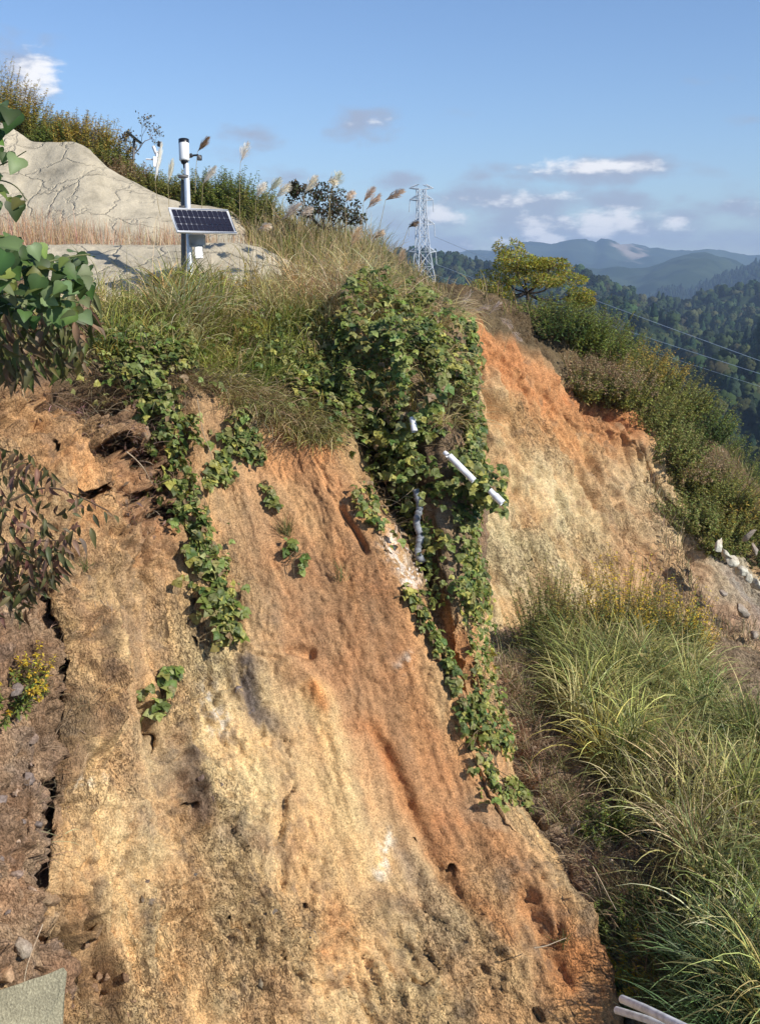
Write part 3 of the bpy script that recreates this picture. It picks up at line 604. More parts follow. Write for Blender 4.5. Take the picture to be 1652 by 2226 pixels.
# ------------------------------------------------------------------ second scar across the gully
rowsB = [
 [(900, 760, 34), (1040, 760, 36), (1150, 790, 38), (1260, 850, 40), (1400, 940, 42), (1520, 1040, 42), (1640, 1180, 40), (2000, 1600, 40)],
 [(900, 640, 26), (1040, 662, 27), (1150, 705, 29), (1260, 760, 30), (1400, 850, 31), (1520, 950, 31), (1640, 1090, 30), (2000, 1500, 30)],
 [(900, 650, 24.5), (1030, 690, 24.5), (1130, 775, 25.5), (1250, 885, 26.3), (1370, 925, 27), (1470, 1070, 27), (1590, 1210, 27), (1950, 1550, 27)],
 [(900, 780, 23.8), (1030, 800, 24), (1130, 880, 24.8), (1240, 960, 25.6), (1360, 1010, 26.3), (1480, 1160, 26.3), (1600, 1290, 26.2), (1950, 1650, 26)],
 [(900, 1100, 22.5), (1030, 1100, 22.8), (1140, 1130, 23.4), (1250, 1180, 24), (1370, 1220, 24.5), (1480, 1290, 24.8), (1600, 1370, 25), (1950, 1700, 25)],
 [(900, 1420, 21), (1030, 1420, 21.2), (1140, 1430, 21.6), (1250, 1440, 22), (1370, 1450, 22.3), (1480, 1470, 22.6), (1600, 1490, 23), (1950, 1750, 24)],
 [(900, 1600, 20), (1030, 1600, 20), (1140, 1600, 20), (1250, 1600, 20.5), (1370, 1600, 20.7), (1480, 1600, 21), (1600, 1600, 21.5), (1950, 1850, 22)]]
B = Sheet(rowsB, 0.045); Ub, Vb = B.uv[..., 0], B.uv[..., 1]; X = B.X
fallB = nrm(np.array([0.5, -0.5, -0.7])); nb = nrm(B.N.reshape(-1, 3).mean(0)); stB = nrm(np.cross(fallB, nb))
def slb(X, a, b_, c): return np.stack([X @ stB*a, X @ fallB*b_, X @ nb*c], -1)
hb = 0.14*fbm(X*0.3, 3)+0.12*ridged(slb(X, 1.2, 0.35, 1.2), 3)+0.06*ridged(slb(X, 3.5, 1.0, 3.5), 4, g=0.65)-0.10*np.clip(1-np.abs(fbm(slb(X, 1.6, .14, .6), 3))*2.2, 0, 1)**4+0.03*fbm(slb(X, 9, 5, 9), 3, g=0.7)
def grB(pts, wpx, dep):
    d, t = dline(Ub+perlin(X)*10, Vb+perlin(X+9)*10, pts); return -dep*np.exp(-(d/wpx)**2)
hb += grB([(1040, 820), (1075, 900)], 14, 0.5)+grB([(1370, 1170), (1420, 1240), (1450, 1300)], 20, 0.4)+grB([(1190, 1290), (1225, 1340)], 6, 0.4)+grB([(1480, 1200), (1530, 1290), (1580, 1370)], 16, 0.5)
SB = slb(X, 1, 1, 1); hb += 0.10*clods(SB[..., 0]*1.8+fbm(X, 3)*0.4, SB[..., 1]*0.8, 5) + 0.04*clods(SB[..., 0]*5, SB[..., 1]*2.6+fbm(X, 3)*0.4, 6)
hb += grB([(1260, 890), (1290, 900), (1350, 935)], 9, 0.5) - grB([(1330, 950), (1385, 985)], 30, 0.3)
B.push(hb)
wb1 = perlin(X*0.5)*30+perlin(X*2)*10; wb2 = perlin(X*0.5+7)*30+perlin(X*2+3)*10; Ubw, Vbw = Ub+wb1, Vb+wb2
CB = np.zeros(X.shape)+np.array((0.54, 0.405, 0.215)); nb_ = fbm(slb(X, 0.8, 0.3, 0.8)+9, 5, g=0.6)
CB = paint(CB, 0.6*sstep(nb_, 0, 0.6), (0.66, 0.52, 0.30)); CB = paint(CB, 0.6*sstep(-nb_, 0, 0.6), (0.42, 0.25, 0.12))
sB = lambda pts, wd: np.exp(-(dline(Ubw, Vbw, pts)[0]/wd)**2)
CB = paint(CB, np.clip(1.2*sB([(1030, 720), (1100, 800), (1180, 880), (1290, 950), (1350, 930)], 62), 0, 1), (0.48, 0.225, 0.095))
CB = paint(CB, 0.7*sB([(1070, 900), (1180, 950), (1280, 1000)], 40), (0.50, 0.28, 0.12))
CB = paint(CB, 0.45*sB([(1330, 1060), (1380, 1200), (1480, 1300), (1600, 1400)], 60), (0.42, 0.24, 0.13))
CB = paint(CB, 0.6*sB([(1060, 1150), (1120, 1260), (1180, 1350)], 50), (0.62, 0.50, 0.28))
CB = paint(CB, 0.5*sstep(fbm(X*3+20, 3), 0.35, 0.65), (0.30, 0.21, 0.125))
CB = paint(CB, 0.8*sB([(1560, 1200), (1600, 1290), (1652, 1370)], 34), (0.24, 0.22, 0.20)); CB = paint(CB, 0.7*sB([(1480, 1170), (1540, 1300), (1600, 1380), (1700, 1450)], 30), (0.36, 0.25, 0.17))
CB = paint(CB, 1-sstep(Vb-np.interp(Ub, [900, 1030, 1130, 1250, 1370, 1470, 1590, 1950], [650, 690, 770, 870, 905, 1060, 1200, 1540]), -6, 22), (0.14, 0.10, 0.055))
slopeB = B.build('eroded_slope', M_SOILF, CB*0.98, rgh=0.25+0.6*sstep(fbm(slb(X, .8, .5, .8)+3, 3), -.2, .5)); tag(slopeB, kind='structure')

# ------------------------------------------------------------------ gully floor
rowsG = [
 [(930, 1340, 22.5), (1060, 1340, 22.8), (1200, 1350, 23), (1400, 1370, 23), (1560, 1390, 23.5), (1750, 1450, 24), (2400, 1600, 26)],
 [(950, 1480, 18), (1070, 1480, 18), (1200, 1500, 18), (1400, 1520, 18), (1560, 1540, 18.3), (1750, 1560, 19), (2400, 1700, 21)],
 [(1020, 1640, 15.6), (1110, 1640, 15.5), (1230, 1660, 15.3), (1400, 1680, 15.2), (1560, 1700, 15.3), (1750, 1700, 16), (2400, 1800, 18)],
 [(1100, 1820, 14.0), (1180, 1830, 13.9), (1290, 1840, 13.6), (1420, 1850, 13.4), (1560, 1860, 13.3), (1750, 1860, 13.8), (2400, 1950, 15.5)],
 [(1200, 2020, 12.8), (1290, 2020, 12.6), (1370, 2030, 12.3), (1460, 2040, 12.1), (1570, 2040, 12), (1750, 2050, 12.2), (2400, 2100, 13.5)],
 [(1270, 2230, 12), (1350, 2230, 11.7), (1420, 2240, 11.4), (1500, 2240, 11.1), (1590, 2240, 10.9), (1750, 2250, 11), (2400, 2300, 12)],
 [(1350, 2650, 10.8), (1430, 2650, 10.5), (1480, 2650, 10.3), (1550, 2650, 10), (1640, 2650, 9.8), (1800, 2650, 9.8), (2500, 2700, 10.5)],
 [(1450, 3700, 9.5), (1530, 3700, 9.2), (1580, 3700, 9), (1650, 3700, 8.8), (1740, 3700, 8.6), (1900, 3700, 8.5), (2500, 3700, 9)]]
G = Sheet(rowsG, 0.045); Ug, Vg = G.uv[..., 0], G.uv[..., 1]; X = G.X
G.push(0.16*fbm(X*0.6, 3)+0.06*ridged(X*2.5, 4, g=0.6)+0.03*fbm(X*9, 3)+0.07*clods(X[..., 0]*4, X[..., 1]*4, 7))
CG = np.zeros(X.shape)+np.array((0.24, 0.17, 0.105)); CG = paint(CG, 0.7*sstep(fbm(X*1.5, 4), 0, 0.5), (0.27, 0.19, 0.12))
CG = paint(CG, 0.85*np.exp(-(dline(Ug, Vg, [(1070, 1380), (1110, 1560), (1190, 1720), (1290, 1900), (1370, 2080), (1430, 2160), (1480, 2200)])[0]/50)**2)*sstep(fbm(X*4, 3), -0.5, 0.1), (0.50, 0.34, 0.22))
gul = G.build('gully_floor', M_SOILF, CG); tag(gul, kind='structure')
# ------------------------------------------------------------------ valley, wooded hills, mountains
def hill_sheet(name, rows, step, amp, freq, colfn, mat=M_FAR):
    S = Sheet(rows, step); S.push(amp*fbm(S.X*freq, 5, g=0.55)); o = S.build(name, mat, colfn(S)); tag(o, kind='structure'); return S
# valley floor reaching to the horizon
gv = np.linspace(-1, 1, 121); gx = np.sign(gv)*np.abs(gv)**2*6150
GX, GY = np.meshgrid(gx, gx+0.0); GZ = -150 - 14*np.abs(perlin(np.stack([GX/700, GY/700, GX*0], -1))) - 0.00000062*(GX**2+GY**2)
idx = np.arange(121*121).reshape(121, 121); F = np.stack([idx[:-1, :-1], idx[:-1, 1:], idx[1:, 1:], idx[1:, :-1]], -1).reshape(-1, 4)
a = Acc(); a.add(np.stack([GX, GY, GZ], -1), F, np.array((0.035, 0.055, 0.025))); tag(a.build('valley_ground', M_FAR, smooth=True), kind='structure')
def crest(prof, d, back=300, foot=(900, 0.8)):
    us = [p[0] for p in prof]
    r = [[(u, v+30+20, d+back) for u, v in prof], [(u, v, d) for u, v in prof]]
    return r
def dk(S, c1, c2, f): 
    k = sstep(fbm(S.X*f, 5, g=0.6), -0.35, 0.35)[..., None]; return np.array(c1)*(1-k)+np.array(c2)*k
# far range
pf = [(-900, 560), (300, 560), (700, 566), (900, 560), (985, 549), (1050, 543), (1090, 541), (1140, 529), (1200, 534), (1240, 527), (1270, 526), (1295, 533), (1312, 523), (1345, 530), (1400, 533), (1440, 541), (1480, 549), (1530, 549), (1570, 553), (1610, 553), (1652, 559), (1800, 566), (2100, 560), (2700, 570)]
rows = [[(u, v+40, 5600) for u, v in pf], [(u, v, 4800) for u, v in pf], [(u, v+30, 4300) for u, v in pf], [(u, 625, 3700) for u, v in pf], [(u, 690, 3000) for u, v in pf]]
def cf(S):
    c = dk(S, (0.03, 0.05, 0.03), (0.055, 0.08, 0.045), 0.004)
    u, v = S.uv[..., 0], S.uv[..., 1]; nn = perlin(S.X*0.012)*6+perlin(S.X*0.04)*3
    m = sstep(14-dline(u+nn, v+nn, [(1345, 537), (1370, 548), (1400, 552)])[0]+nn, 0, 5); c = paint(c, 0.8*m, (0.40, 0.33, 0.27))
    m = sstep(7-dline(u+nn, v+nn, [(1360, 575), (1385, 572)])[0], 0, 5); c = paint(c, 0.35*m, (0.35, 0.33, 0.28)); m = sstep(4-dline(u+nn, v+nn, [(1575, 578), (1600, 582)])[0], 0, 5); c = paint(c, 0.5*m, (0.4, 0.38, 0.32)); return c
hill_sheet('mountain_range', rows, 24, 26, 0.0035, cf)
# middle blue hill
pm = [(-900, 640), (900, 640), (1120, 610), (1200, 590), (1290, 585), (1380, 588), (1440, 570), (1500, 560), (1540, 561), (1600, 580), (1652, 592), (1800, 600), (2700, 610)]
rows = [[(u, v+40, 3500) for u, v in pm], [(u, v, 3000) for u, v in pm], [(u, v+35, 2600) for u, v in pm], [(u, 720, 2100) for u, v in pm]]
hill_sheet('distant_hill', rows, 16, 20, 0.006, lambda S: dk(S, (0.03, 0.05, 0.028), (0.055, 0.08, 0.042), 0.008))
# grey-green hill at the right
pg = [(1100, 700), (1330, 680), (1400, 655), (1420, 640), (1450, 626), (1490, 622), (1530, 610), (1580, 595), (1652, 575), (1750, 555), (1950, 540), (2700, 560)]
rows = [[(u, v+30, 2750) for u, v in pg], [(u, v+8, 2500) for u, v in pg], [(u, v+45, 2200) for u, v in pg], [(u, 760, 1700) for u, v in pg]]
HG = hill_sheet('wooded_hill', rows, 10, 9, 0.012, lambda S: dk(S, (0.02, 0.035, 0.018), (0.045, 0.065, 0.03), 0.02))
# near wooded hills: skyline -> valley below the scar
sk = [(-900, 575), (600, 572), (800, 564), (870, 562), (960, 560), (1050, 575), (1110, 580), (1180, 585), (1230, 600), (1290, 615), (1330, 640), (1370, 658), (1400, 662), (1440, 664), (1490, 664), (1520, 655), (1560, 648), (1600, 640), (1652, 635), (1800, 640), (2700, 640)]
sk = [(u, v+16) for u, v in sk]
rows = [[(u, v+60, 1700) for u, v in sk], [(u, v, 1200) for u, v in sk],
        [(u, v+28+(14 if u > 1380 else 0), 980-90*math.sin(u/97.0)) for u, v in sk],
        [(u, 735+22*math.sin(u/80.0), 760+90*math.sin(u/61.0+1)) for u, v in sk],
        [(u, 790+18*math.sin(u/90.0+2), 600+90*math.sin(u/83.0+2)) for u, v in sk],
        [(u, 880+20*math.sin(u/70.0), 450+60*math.sin(u/71.0+2)) for u, v in sk],
        [(u, 1010, 340+30*math.sin(u/60.0)) for u, v in sk], [(u, 1250, 260) for u, v in sk], [(u, 1700, 200) for u, v in sk]]
NF = hill_sheet('near_wooded_hills', rows, 7, 12, 0.011, lambda S: dk(S, (0.015, 0.028, 0.012), (0.03, 0.045, 0.018), 0.03))
# trees of the woods
def tree_tpl(kind, rng):
    "crown of jagged leafy facets round a tapering core; unit height"
    V = []; F = []
    n = 64 if kind == 'conifer' else 60
    for i in range(n):
        if kind == 'conifer':
            z = 0.12+0.86*(i/n); r = 0.24*(1-z)**0.8+0.015; a = i*2.4+rng.random()
        else:
            z = 0.3+0.62*rng.random(); r = 0.36*math.sqrt(max(0.03, 1-((z-0.6)/0.42)**2)); a = i*2.4+rng.random()
        r *= 0.8+0.4*rng.random(); c = np.array([math.cos(a)*r, math.sin(a)*r, z]); s = (0.10+0.05*rng.random())*(1.15-0.5*z if kind == 'conifer' else 1.1)
        o = np.array([math.cos(a), math.sin(a), 0.45 if kind != 'conifer' else 0.15]); o /= np.linalg.norm(o); t = np.array([-math.sin(a), math.cos(a), 0]); q = np.cross(o, t)
        n0 = len(V)
        for (x, y, z2) in ((-1, -.7, 0), (0, -1.1, -.5), (1, -.6, 0), (.7, .7, 0), (0, 1.0, .3), (-.8, .6, 0)):
            V.append(c + (t*x*(1+.3*rng.normal())+q*y)*s + o*z2*s*0.6)
        V.append(c+o*s*0.8); 
        for k in range(6): F.append((n0+k, n0+(k+1) % 6, n0+6))
    return np.array(V), np.array(F), np.array([0.9, 0.9, 0.9, 0.9, 0.9, 0.9, 1.2]*n)
rg = np.random.default_rng(21)
def plant_forest(S, poly, n, hgt, name, label, cat, cols, conif=0.5, group=None):
    acc = Acc(); pos, _, uv = S.pick(poly, n, rg, 1.0)
    k1 = perlin(pos*0.006)[:, None]
    for kind in range(6):
        T = tree_tpl('conifer' if kind < 3 else 'broad', np.random.default_rng(kind)); sel = (rg.integers(0, 3, n) == kind % 3) & ((rg.random(n)+k1[:, 0]*0.5 < conif) == (kind < 3))
        m = sel.sum()
        if m == 0: continue
        a_ = rg.uniform(0, 6.28, m); Xx = np.stack([np.cos(a_), np.sin(a_), 0*a_], -1); Yy = np.stack([-np.sin(a_), np.cos(a_), 0*a_], -1); Zz = np.tile([0, 0, 1.0], (m, 1))
        sc = hgt(pos[sel])*rg.uniform(0.7, 1.25, m)*(1.0 if kind < 3 else 1.05)
        inst(acc, T[0], T[1], pos[sel]-np.array([0, 0, 1.5]), Xx, Yy, Zz, sc, jitcol(cols[0] if kind < 3 else cols[1], m, 0.4, rg), T[2])
    o = acc.build(name, M_FAR); tag(o, label, cat, kind='stuff'); return o
con = [(0.022, 0.042, 0.022), (0.03, 0.05, 0.026), (0.018, 0.034, 0.02)]; brd = [(0.035, 0.058, 0.022), (0.05, 0.07, 0.026), (0.026, 0.046, 0.02), (0.06, 0.066, 0.028)]
plant_forest(NF, [(780, 540), (2000, 600), (2000, 1300), (1300, 1300), (1200, 800), (780, 700)], 13000, lambda p: 9.0+0*p[:, 0], 'forest', 'dark mixed forest covering the near hills behind the shrub ridge', 'forest', (con, brd), 0.36)
plant_forest(HG, [(1300, 560), (1950, 530), (1950, 760), (1300, 760)], 6500, lambda p: 11.0+0*p[:, 0], 'forest', 'grey green plantation forest on the hill at the right edge', 'forest', (con, con), 0.9)
# haze: one closed box of even, thin air
bx = Acc(); x0, x1, y0, y1, z0, z1 = -6200, 6200, -6200, 6200, -330, 185
Vb_ = np.array([(x, y, z) for x in (x0, x1) for y in (y0, y1) for z in (z0, z1)], float)
bx.add(Vb_, [(0, 1, 3, 2), (4, 6, 7, 5), (0, 4, 5, 1), (2, 3, 7, 6), (0, 2, 6, 4), (1, 5, 7, 3)], (1, 1, 1))
mh = bpy.data.materials.new('haze'); mh.use_nodes = True; mh.node_tree.nodes.clear(); th = NT(mh.node_tree)
ho = th.n('ShaderNodeOutputMaterial'); pv = th.n('ShaderNodeVolumePrincipled'); pv.inputs['Color'].default_value = (0.50, 0.70, 1.0, 1); pv.inputs['Density'].default_value = 0.00017; pv.inputs['Anisotropy'].default_value = 0.0
th.l(pv.outputs[0], ho.inputs['Volume'])
tag(bx.build('haze', mh), 'thin blue haze filling the valley air', 'haze', kind='stuff')
# ------------------------------------------------------------------ plants: helpers
GRN = [(0.15, 0.185, 0.042), (0.20, 0.23, 0.06), (0.09, 0.13, 0.033), (0.26, 0.275, 0.095)]; YGR = (0.38, 0.36, 0.09)
def rnd_unit(n): return nrm(RNG.normal(size=(n, 3)))
DOWN = np.array([0, 0, -1.0])
def kudzu(acc, pos, nor, size, cols=GRN, pm=0.05, tpl=T_KUD, tri=True, var=0.35, droop=0.6, sunny=0.5):
    "trifoliate leaves: three leaflets round one point"
    n = len(pos)
    if n == 0: return
    N = nrm(nor*0.7 + np.array([0, 0, 0.45]) + SUNV*sunny*0.5 + 0.55*rnd_unit(n)); D = nrm(DOWN*droop + 0.8*rnd_unit(n)); X, Y, Z = frames(N, D)
    sc = size*np.clip(RNG.normal(0.95, 0.3, n), 0.35, 1.6); col = jitcol(cols, n, var, None, YGR, pm); col = np.where(RNG.random((n, 1)) < 0.035, np.array([0.25, 0.17, 0.09]), col)
    inst(acc, tpl[0], tpl[1], pos, X, Y, Z, sc, col, tpl[2])
    if tri:
        for s in (-1, 1):
            a = s*1.75; Y2 = Y*math.cos(a)+X*math.sin(a); X2 = np.cross(Y2, Z); Z2 = nrm(Z+0.25*rnd_unit(n)); X2, Y2, Z2 = frames(Z2, Y2)
            inst(acc, tpl[0], tpl[1], pos + Y*(sc*0.05)[:, None], X2, Y2, Z2, sc*0.85, col*RNG.uniform(0.85, 1.12, (n, 1)), tpl[2])
def runner(acc, pts, r, col=(0.16, 0.12, 0.06), wob=0.05, n=24, sides=4):
    pts = np.asarray(pts, float); t = np.linspace(0, len(pts)-1, n); Q = crv(pts[:, None, :], t)[:, 0]
    Q = Q + wob*np.stack([perlin(Q*2+3), perlin(Q*2+13), perlin(Q*2+23)], -1); tube(acc, Q, np.linspace(r, r*0.5, n), col, sides, False); return Q
def limb(acc, p, d, L, r, depth, rng, col, spread=0.6, tips=None, up=0.25, seg=4, kids=(2, 3), shrink=0.68, kink=0.25):
    pts = [np.array(p, float)]; d = nrm(np.array(d, float))
    for k in range(seg):
        d = nrm(d + kink*rng.normal(size=3)*0.6 + np.array([0, 0, up*0.25])); pts.append(pts[-1]+d*L/seg)
    tube(acc, pts, np.linspace(r, r*0.62, len(pts)), col, 6 if r > 0.02 else 4, False)
    if depth == 0:
        if tips is not None: tips.append((pts[-1], d))
        return
    for k in range(rng.integers(kids[0], kids[1]+1)):
        ax = nrm(rng.normal(size=3)); dd = nrm(d + spread*nrm(np.cross(d, ax))*rng.uniform(0.6, 1.3))
        q = pts[-1] if k == 0 else pts[rng.integers(max(1, seg-2), seg+1)]
        limb(acc, q, dd, L*shrink*rng.uniform(0.8, 1.2), r*0.6, depth-1, rng, col, spread, tips, up, seg, kids, shrink, kink)
def shoots(acc, sacc, base, hgt, lean_az, lean, curve, nodes, leaf, cols_lo, cols_hi, hi_from=0.75, m=3, tpl=T_LANC, stemcol=(0.13, 0.10, 0.05), stemr=0.006, out=0.9, taper=0.5, var=0.3):
    "upright leafy stems: leaves whorled along every stem, the top may flower"
    N = len(base); hgt = np.broadcast_to(np.asarray(hgt, float), (N,)); K = nodes
    H = np.stack([np.cos(lean_az), np.sin(lean_az), np.zeros(N)], -1); p = np.array(base, float); path = [p.copy()]; dirs = []
    for k in range(K):
        th = lean + curve*((k+1)/K)**1.5; d = np.sin(th)[:, None]*H + np.cos(th)[:, None]*np.array([0, 0, 1.0]); p = p + d*(hgt/K)[:, None]; path.append(p.copy()); dirs.append(d)
    path = np.stack(path, 1); dirs.append(dirs[-1]); dirs = np.stack(dirs, 1)
    # stems as slim ribbons
    S = np.cross(dirs, np.array([0, -1.0, 0.2])); S = nrm(S); w = stemr*np.linspace(1, 0.4, K+1)[None, :, None]
    Vv = np.stack([path-S*w, path+S*w], 2); idx = np.arange(N*(K+1)*2).reshape(N, K+1, 2)
    sacc.add(Vv.reshape(-1, 3), np.stack([idx[:, :-1, 0], idx[:, :-1, 1], idx[:, 1:, 1], idx[:, 1:, 0]], -1).reshape(-1, 4), np.array(stemcol))
    for k in range(1, K+1):
        t = k/K
        for j in range(m):
            keep = RNG.random(N) < (0.35+0.65*min(1, t*2.2)); n = keep.sum()
            if n == 0: continue
            a = RNG.uniform(0, 6.283, n); o = np.stack([np.cos(a), np.sin(a), np.zeros(n)], -1)
            D = nrm(o*out + dirs[keep, k]*0.7 + 0.3*rnd_unit(n)); Nn = nrm(np.array([0, 0, 1.0]) + SUNV*0.4 + 0.7*rnd_unit(n)); X, Y, Z = frames(Nn, D)
            q = path[keep, k] + (path[keep, k-1]-path[keep, k])*RNG.random((n, 1))
            cc = jitcol(cols_hi if t > hi_from else cols_lo, n, var)
            inst(acc, tpl[0], tpl[1], q, X, Y, Z, leaf*(1-taper*t)*RNG.uniform(0.7, 1.25, n), cc, tpl[2])
OLV = [(0.20, 0.21, 0.05), (0.28, 0.27, 0.075), (0.14, 0.16, 0.045)]; GLD = [(0.36, 0.27, 0.06), (0.28, 0.23, 0.055), (0.42, 0.31, 0.07)]
DRYC = [(0.30, 0.22, 0.12), (0.24, 0.17, 0.09), (0.36, 0.28, 0.16)]; DGRN = [(0.055, 0.09, 0.025), (0.075, 0.115, 0.03)]; BRT = [(0.16, 0.20, 0.045), (0.21, 0.24, 0.055), (0.11, 0.16, 0.035)]
YELF = [(0.62, 0.44, 0.04), (0.52, 0.38, 0.05)]; PURP = [(0.17, 0.10, 0.065), (0.11, 0.10, 0.04), (0.24, 0.14, 0.09), (0.08, 0.09, 0.035), (0.15, 0.13, 0.06)]
def bush(base, r, hgt, n, lo, hi, label, name='shrub', cat='shrub', group=None, leaf=0.075, nodes=9, m=3, hi_from=0.7, lean=(0.05, 0.5), curve=0.25, tpl=T_SH, out=0.9, var=0.3, stemr=0.006):
    a = RNG.uniform(0, 6.283, n); rr = r*np.sqrt(RNG.random(n)); base = np.asarray(base)
    b = base + np.stack([np.cos(a)*rr, np.sin(a)*rr, -0.12-0.15*(rr/r)], -1)
    e = empty(name, base); tag(e, label, cat, group)
    A1, A2 = Acc(), Acc(); hh = hgt*(1-0.45*(rr/r)**2)*RNG.uniform(0.7, 1.12, n)
    shoots(A1, A2, b, hh, a+RNG.normal(size=n)*0.6, lean[0]+(lean[1]-lean[0])*rr/r+0.06*RNG.normal(size=n), curve*RNG.uniform(0, 1.6, n), nodes, leaf, lo, hi, hi_from, m, tpl, out=out, var=var, stemr=stemr)
    A1.build('foliage', M_LEAF, e); A2.build('stem', M_DRY, e); return e

# ------------------------------------------------------------------ shrubs on the far ridge, beyond the second scar
def onB(u, v): return B.at(u, v)[0]
ridge = [
 (1075, 715, 0.5, 0.7, DRYC, DRYC, 'dry straw coloured bush right at the orange scar top, beside the pampas plumes'),
 (1120, 720, 0.7, 0.9, DGRN, OLV, 'low brownish green bush just under the yellow leaved tree'),
 (1165, 735, 0.75, 1.0, DGRN, BRT, 'mid green bush below the trunk of the yellow leaved tree'),
 (1215, 745, 0.85, 1.15, BRT, BRT, 'bright green rounded bush to the right of the yellow leaved tree'),
 (1195, 810, 0.7, 0.9, OLV, OLV, 'olive bush hanging over the top of the orange bank'),
 (1265, 775, 0.9, 1.2, BRT, BRT, 'tallest bright olive bush on the ridge above the orange bank'),
 (1255, 850, 0.7, 0.85, OLV, DRYC, 'dusky olive bush over the small orange notch'),
 (1320, 810, 0.9, 1.15, BRT, OLV, 'yellow tinged bush on the ridge line right of the tallest one'),
 (1320, 875, 0.75, 0.95, OLV, DRYC, 'brown olive bush directly above the shaded orange hollow'),
 (1375, 850, 0.9, 1.1, OLV, GLD, 'olive bush with pale golden tips on the ridge line'),
 (1390, 920, 0.8, 1.0, DRYC, OLV, 'greyish bush at the right end of the orange bank'),
 (1430, 890, 0.9, 1.1, OLV, OLV, 'dull green bush on the ridge against the dark forest'),
 (1425, 985, 0.8, 0.9, DRYC, DRYC, 'grey brown dry bush beside the tan scar'),
 (1480, 940, 0.9, 1.15, DGRN, BRT, 'dark green bush with lighter tips on the falling ridge'),
 (1475, 1040, 0.8, 0.9, OLV, DRYC, 'dry olive bush above the small tan patch'),
 (1525, 1000, 0.9, 1.2, OLV, BRT, 'leafy green bush on the ridge beneath the wires'),
 (1530, 1090, 0.8, 1.0, OLV, OLV, 'bush of mixed olive stems left of the goldenrods'),
 (1575, 1060, 0.95, 1.3, DGRN, BRT, 'broad fresh green bush at the lower end of the ridge'),
 (1590, 1150, 0.8, 1.0, OLV, GLD, 'green bush with golden tips above the pale rocks'),
 (1635, 1150, 1.0, 1.4, DGRN, DGRN, 'deep green bush at the right edge of the photo, upper one'),
 (1480, 1130, 0.6, 0.7, DRYC, DRYC, 'small grey twiggy bush below the tan patch'),
 (1545, 1185, 0.6, 0.75, DRYC, OLV, 'low dry bush just left of the pale rocks'),
 (1690, 1230, 1.0, 1.2, DGRN, DGRN, 'deep green bush at the right edge of the photo, lower one')]
RDG = [(0.22, 0.25, 0.07), (0.29, 0.27, 0.10), (0.15, 0.19, 0.05)]
for (u, v, r, hg, lo, hi, lab) in ridge:
    lo = RDG if lo is DRYC else lo; hi = RDG if hi is DRYC and lo is RDG else hi; hg = hg*(0.85 if u < 1225 and v < 760 else 1)
    bush(onB(u, v), r*1.15, hg*1.3, 210, lo, hi, lab, group='shrubs along the far ridge', leaf=0.125, nodes=9, m=5, lean=(0.02, 0.55), curve=0.4)
for (u, v, lab) in ((1560, 1130, 'goldenrod with yellow green spikes on the ridge, upper of the pair'), (1545, 1165, 'goldenrod with yellow green spikes on the ridge, lower of the pair')):
    bush(onB(u, v), 0.35, 0.85, 40, BRT, YELF, lab, 'goldenrod', 'goldenrod', 'goldenrods', 0.09, 8, 3, 0.6)
# thin scrub clinging to the scar and its crest: nobody could count it
sc1, sc2 = Acc(), Acc()
p_, n_, uv_ = B.pick([(1010, 660), (1130, 720), (1250, 850), (1380, 900), (1480, 1060), (1600, 1200), (1720, 1340), (1720, 1100), (1520, 900), (1300, 720), (1040, 650)], 2600)
blades(sc1, p_, RNG.uniform(0.25, 0.75, len(p_)), 0.03, RNG.uniform(0, 6.28, len(p_)), RNG.uniform(0, 0.7, len(p_)), RNG.uniform(0.2, 1.3, len(p_)), jitcol([(0.36, 0.29, 0.15), (0.16, 0.17, 0.05), (0.28, 0.21, 0.11)], len(p_), 0.4), 3)
p_, n_, uv_ = B.pick([(1380, 960), (1440, 1100), (1500, 1180), (1500, 1290), (1640, 1390), (1652, 1480), (1330, 1440), (1400, 1300), (1420, 1180)], 1500)
blades(sc1, p_, RNG.uniform(0.15, 0.5, len(p_)), 0.022, RNG.uniform(0, 6.28, len(p_)), RNG.uniform(0, 0.9, len(p_)), RNG.uniform(0.2, 1.3, len(p_)), jitcol([(0.34, 0.27, 0.17), (0.22, 0.17, 0.12), (0.16, 0.15, 0.07)], len(p_), 0.4), 3)
tag(sc1.build('grass', M_DRY), 'thin dry grass along the crest and foot of the far scar', 'grass', kind='stuff')
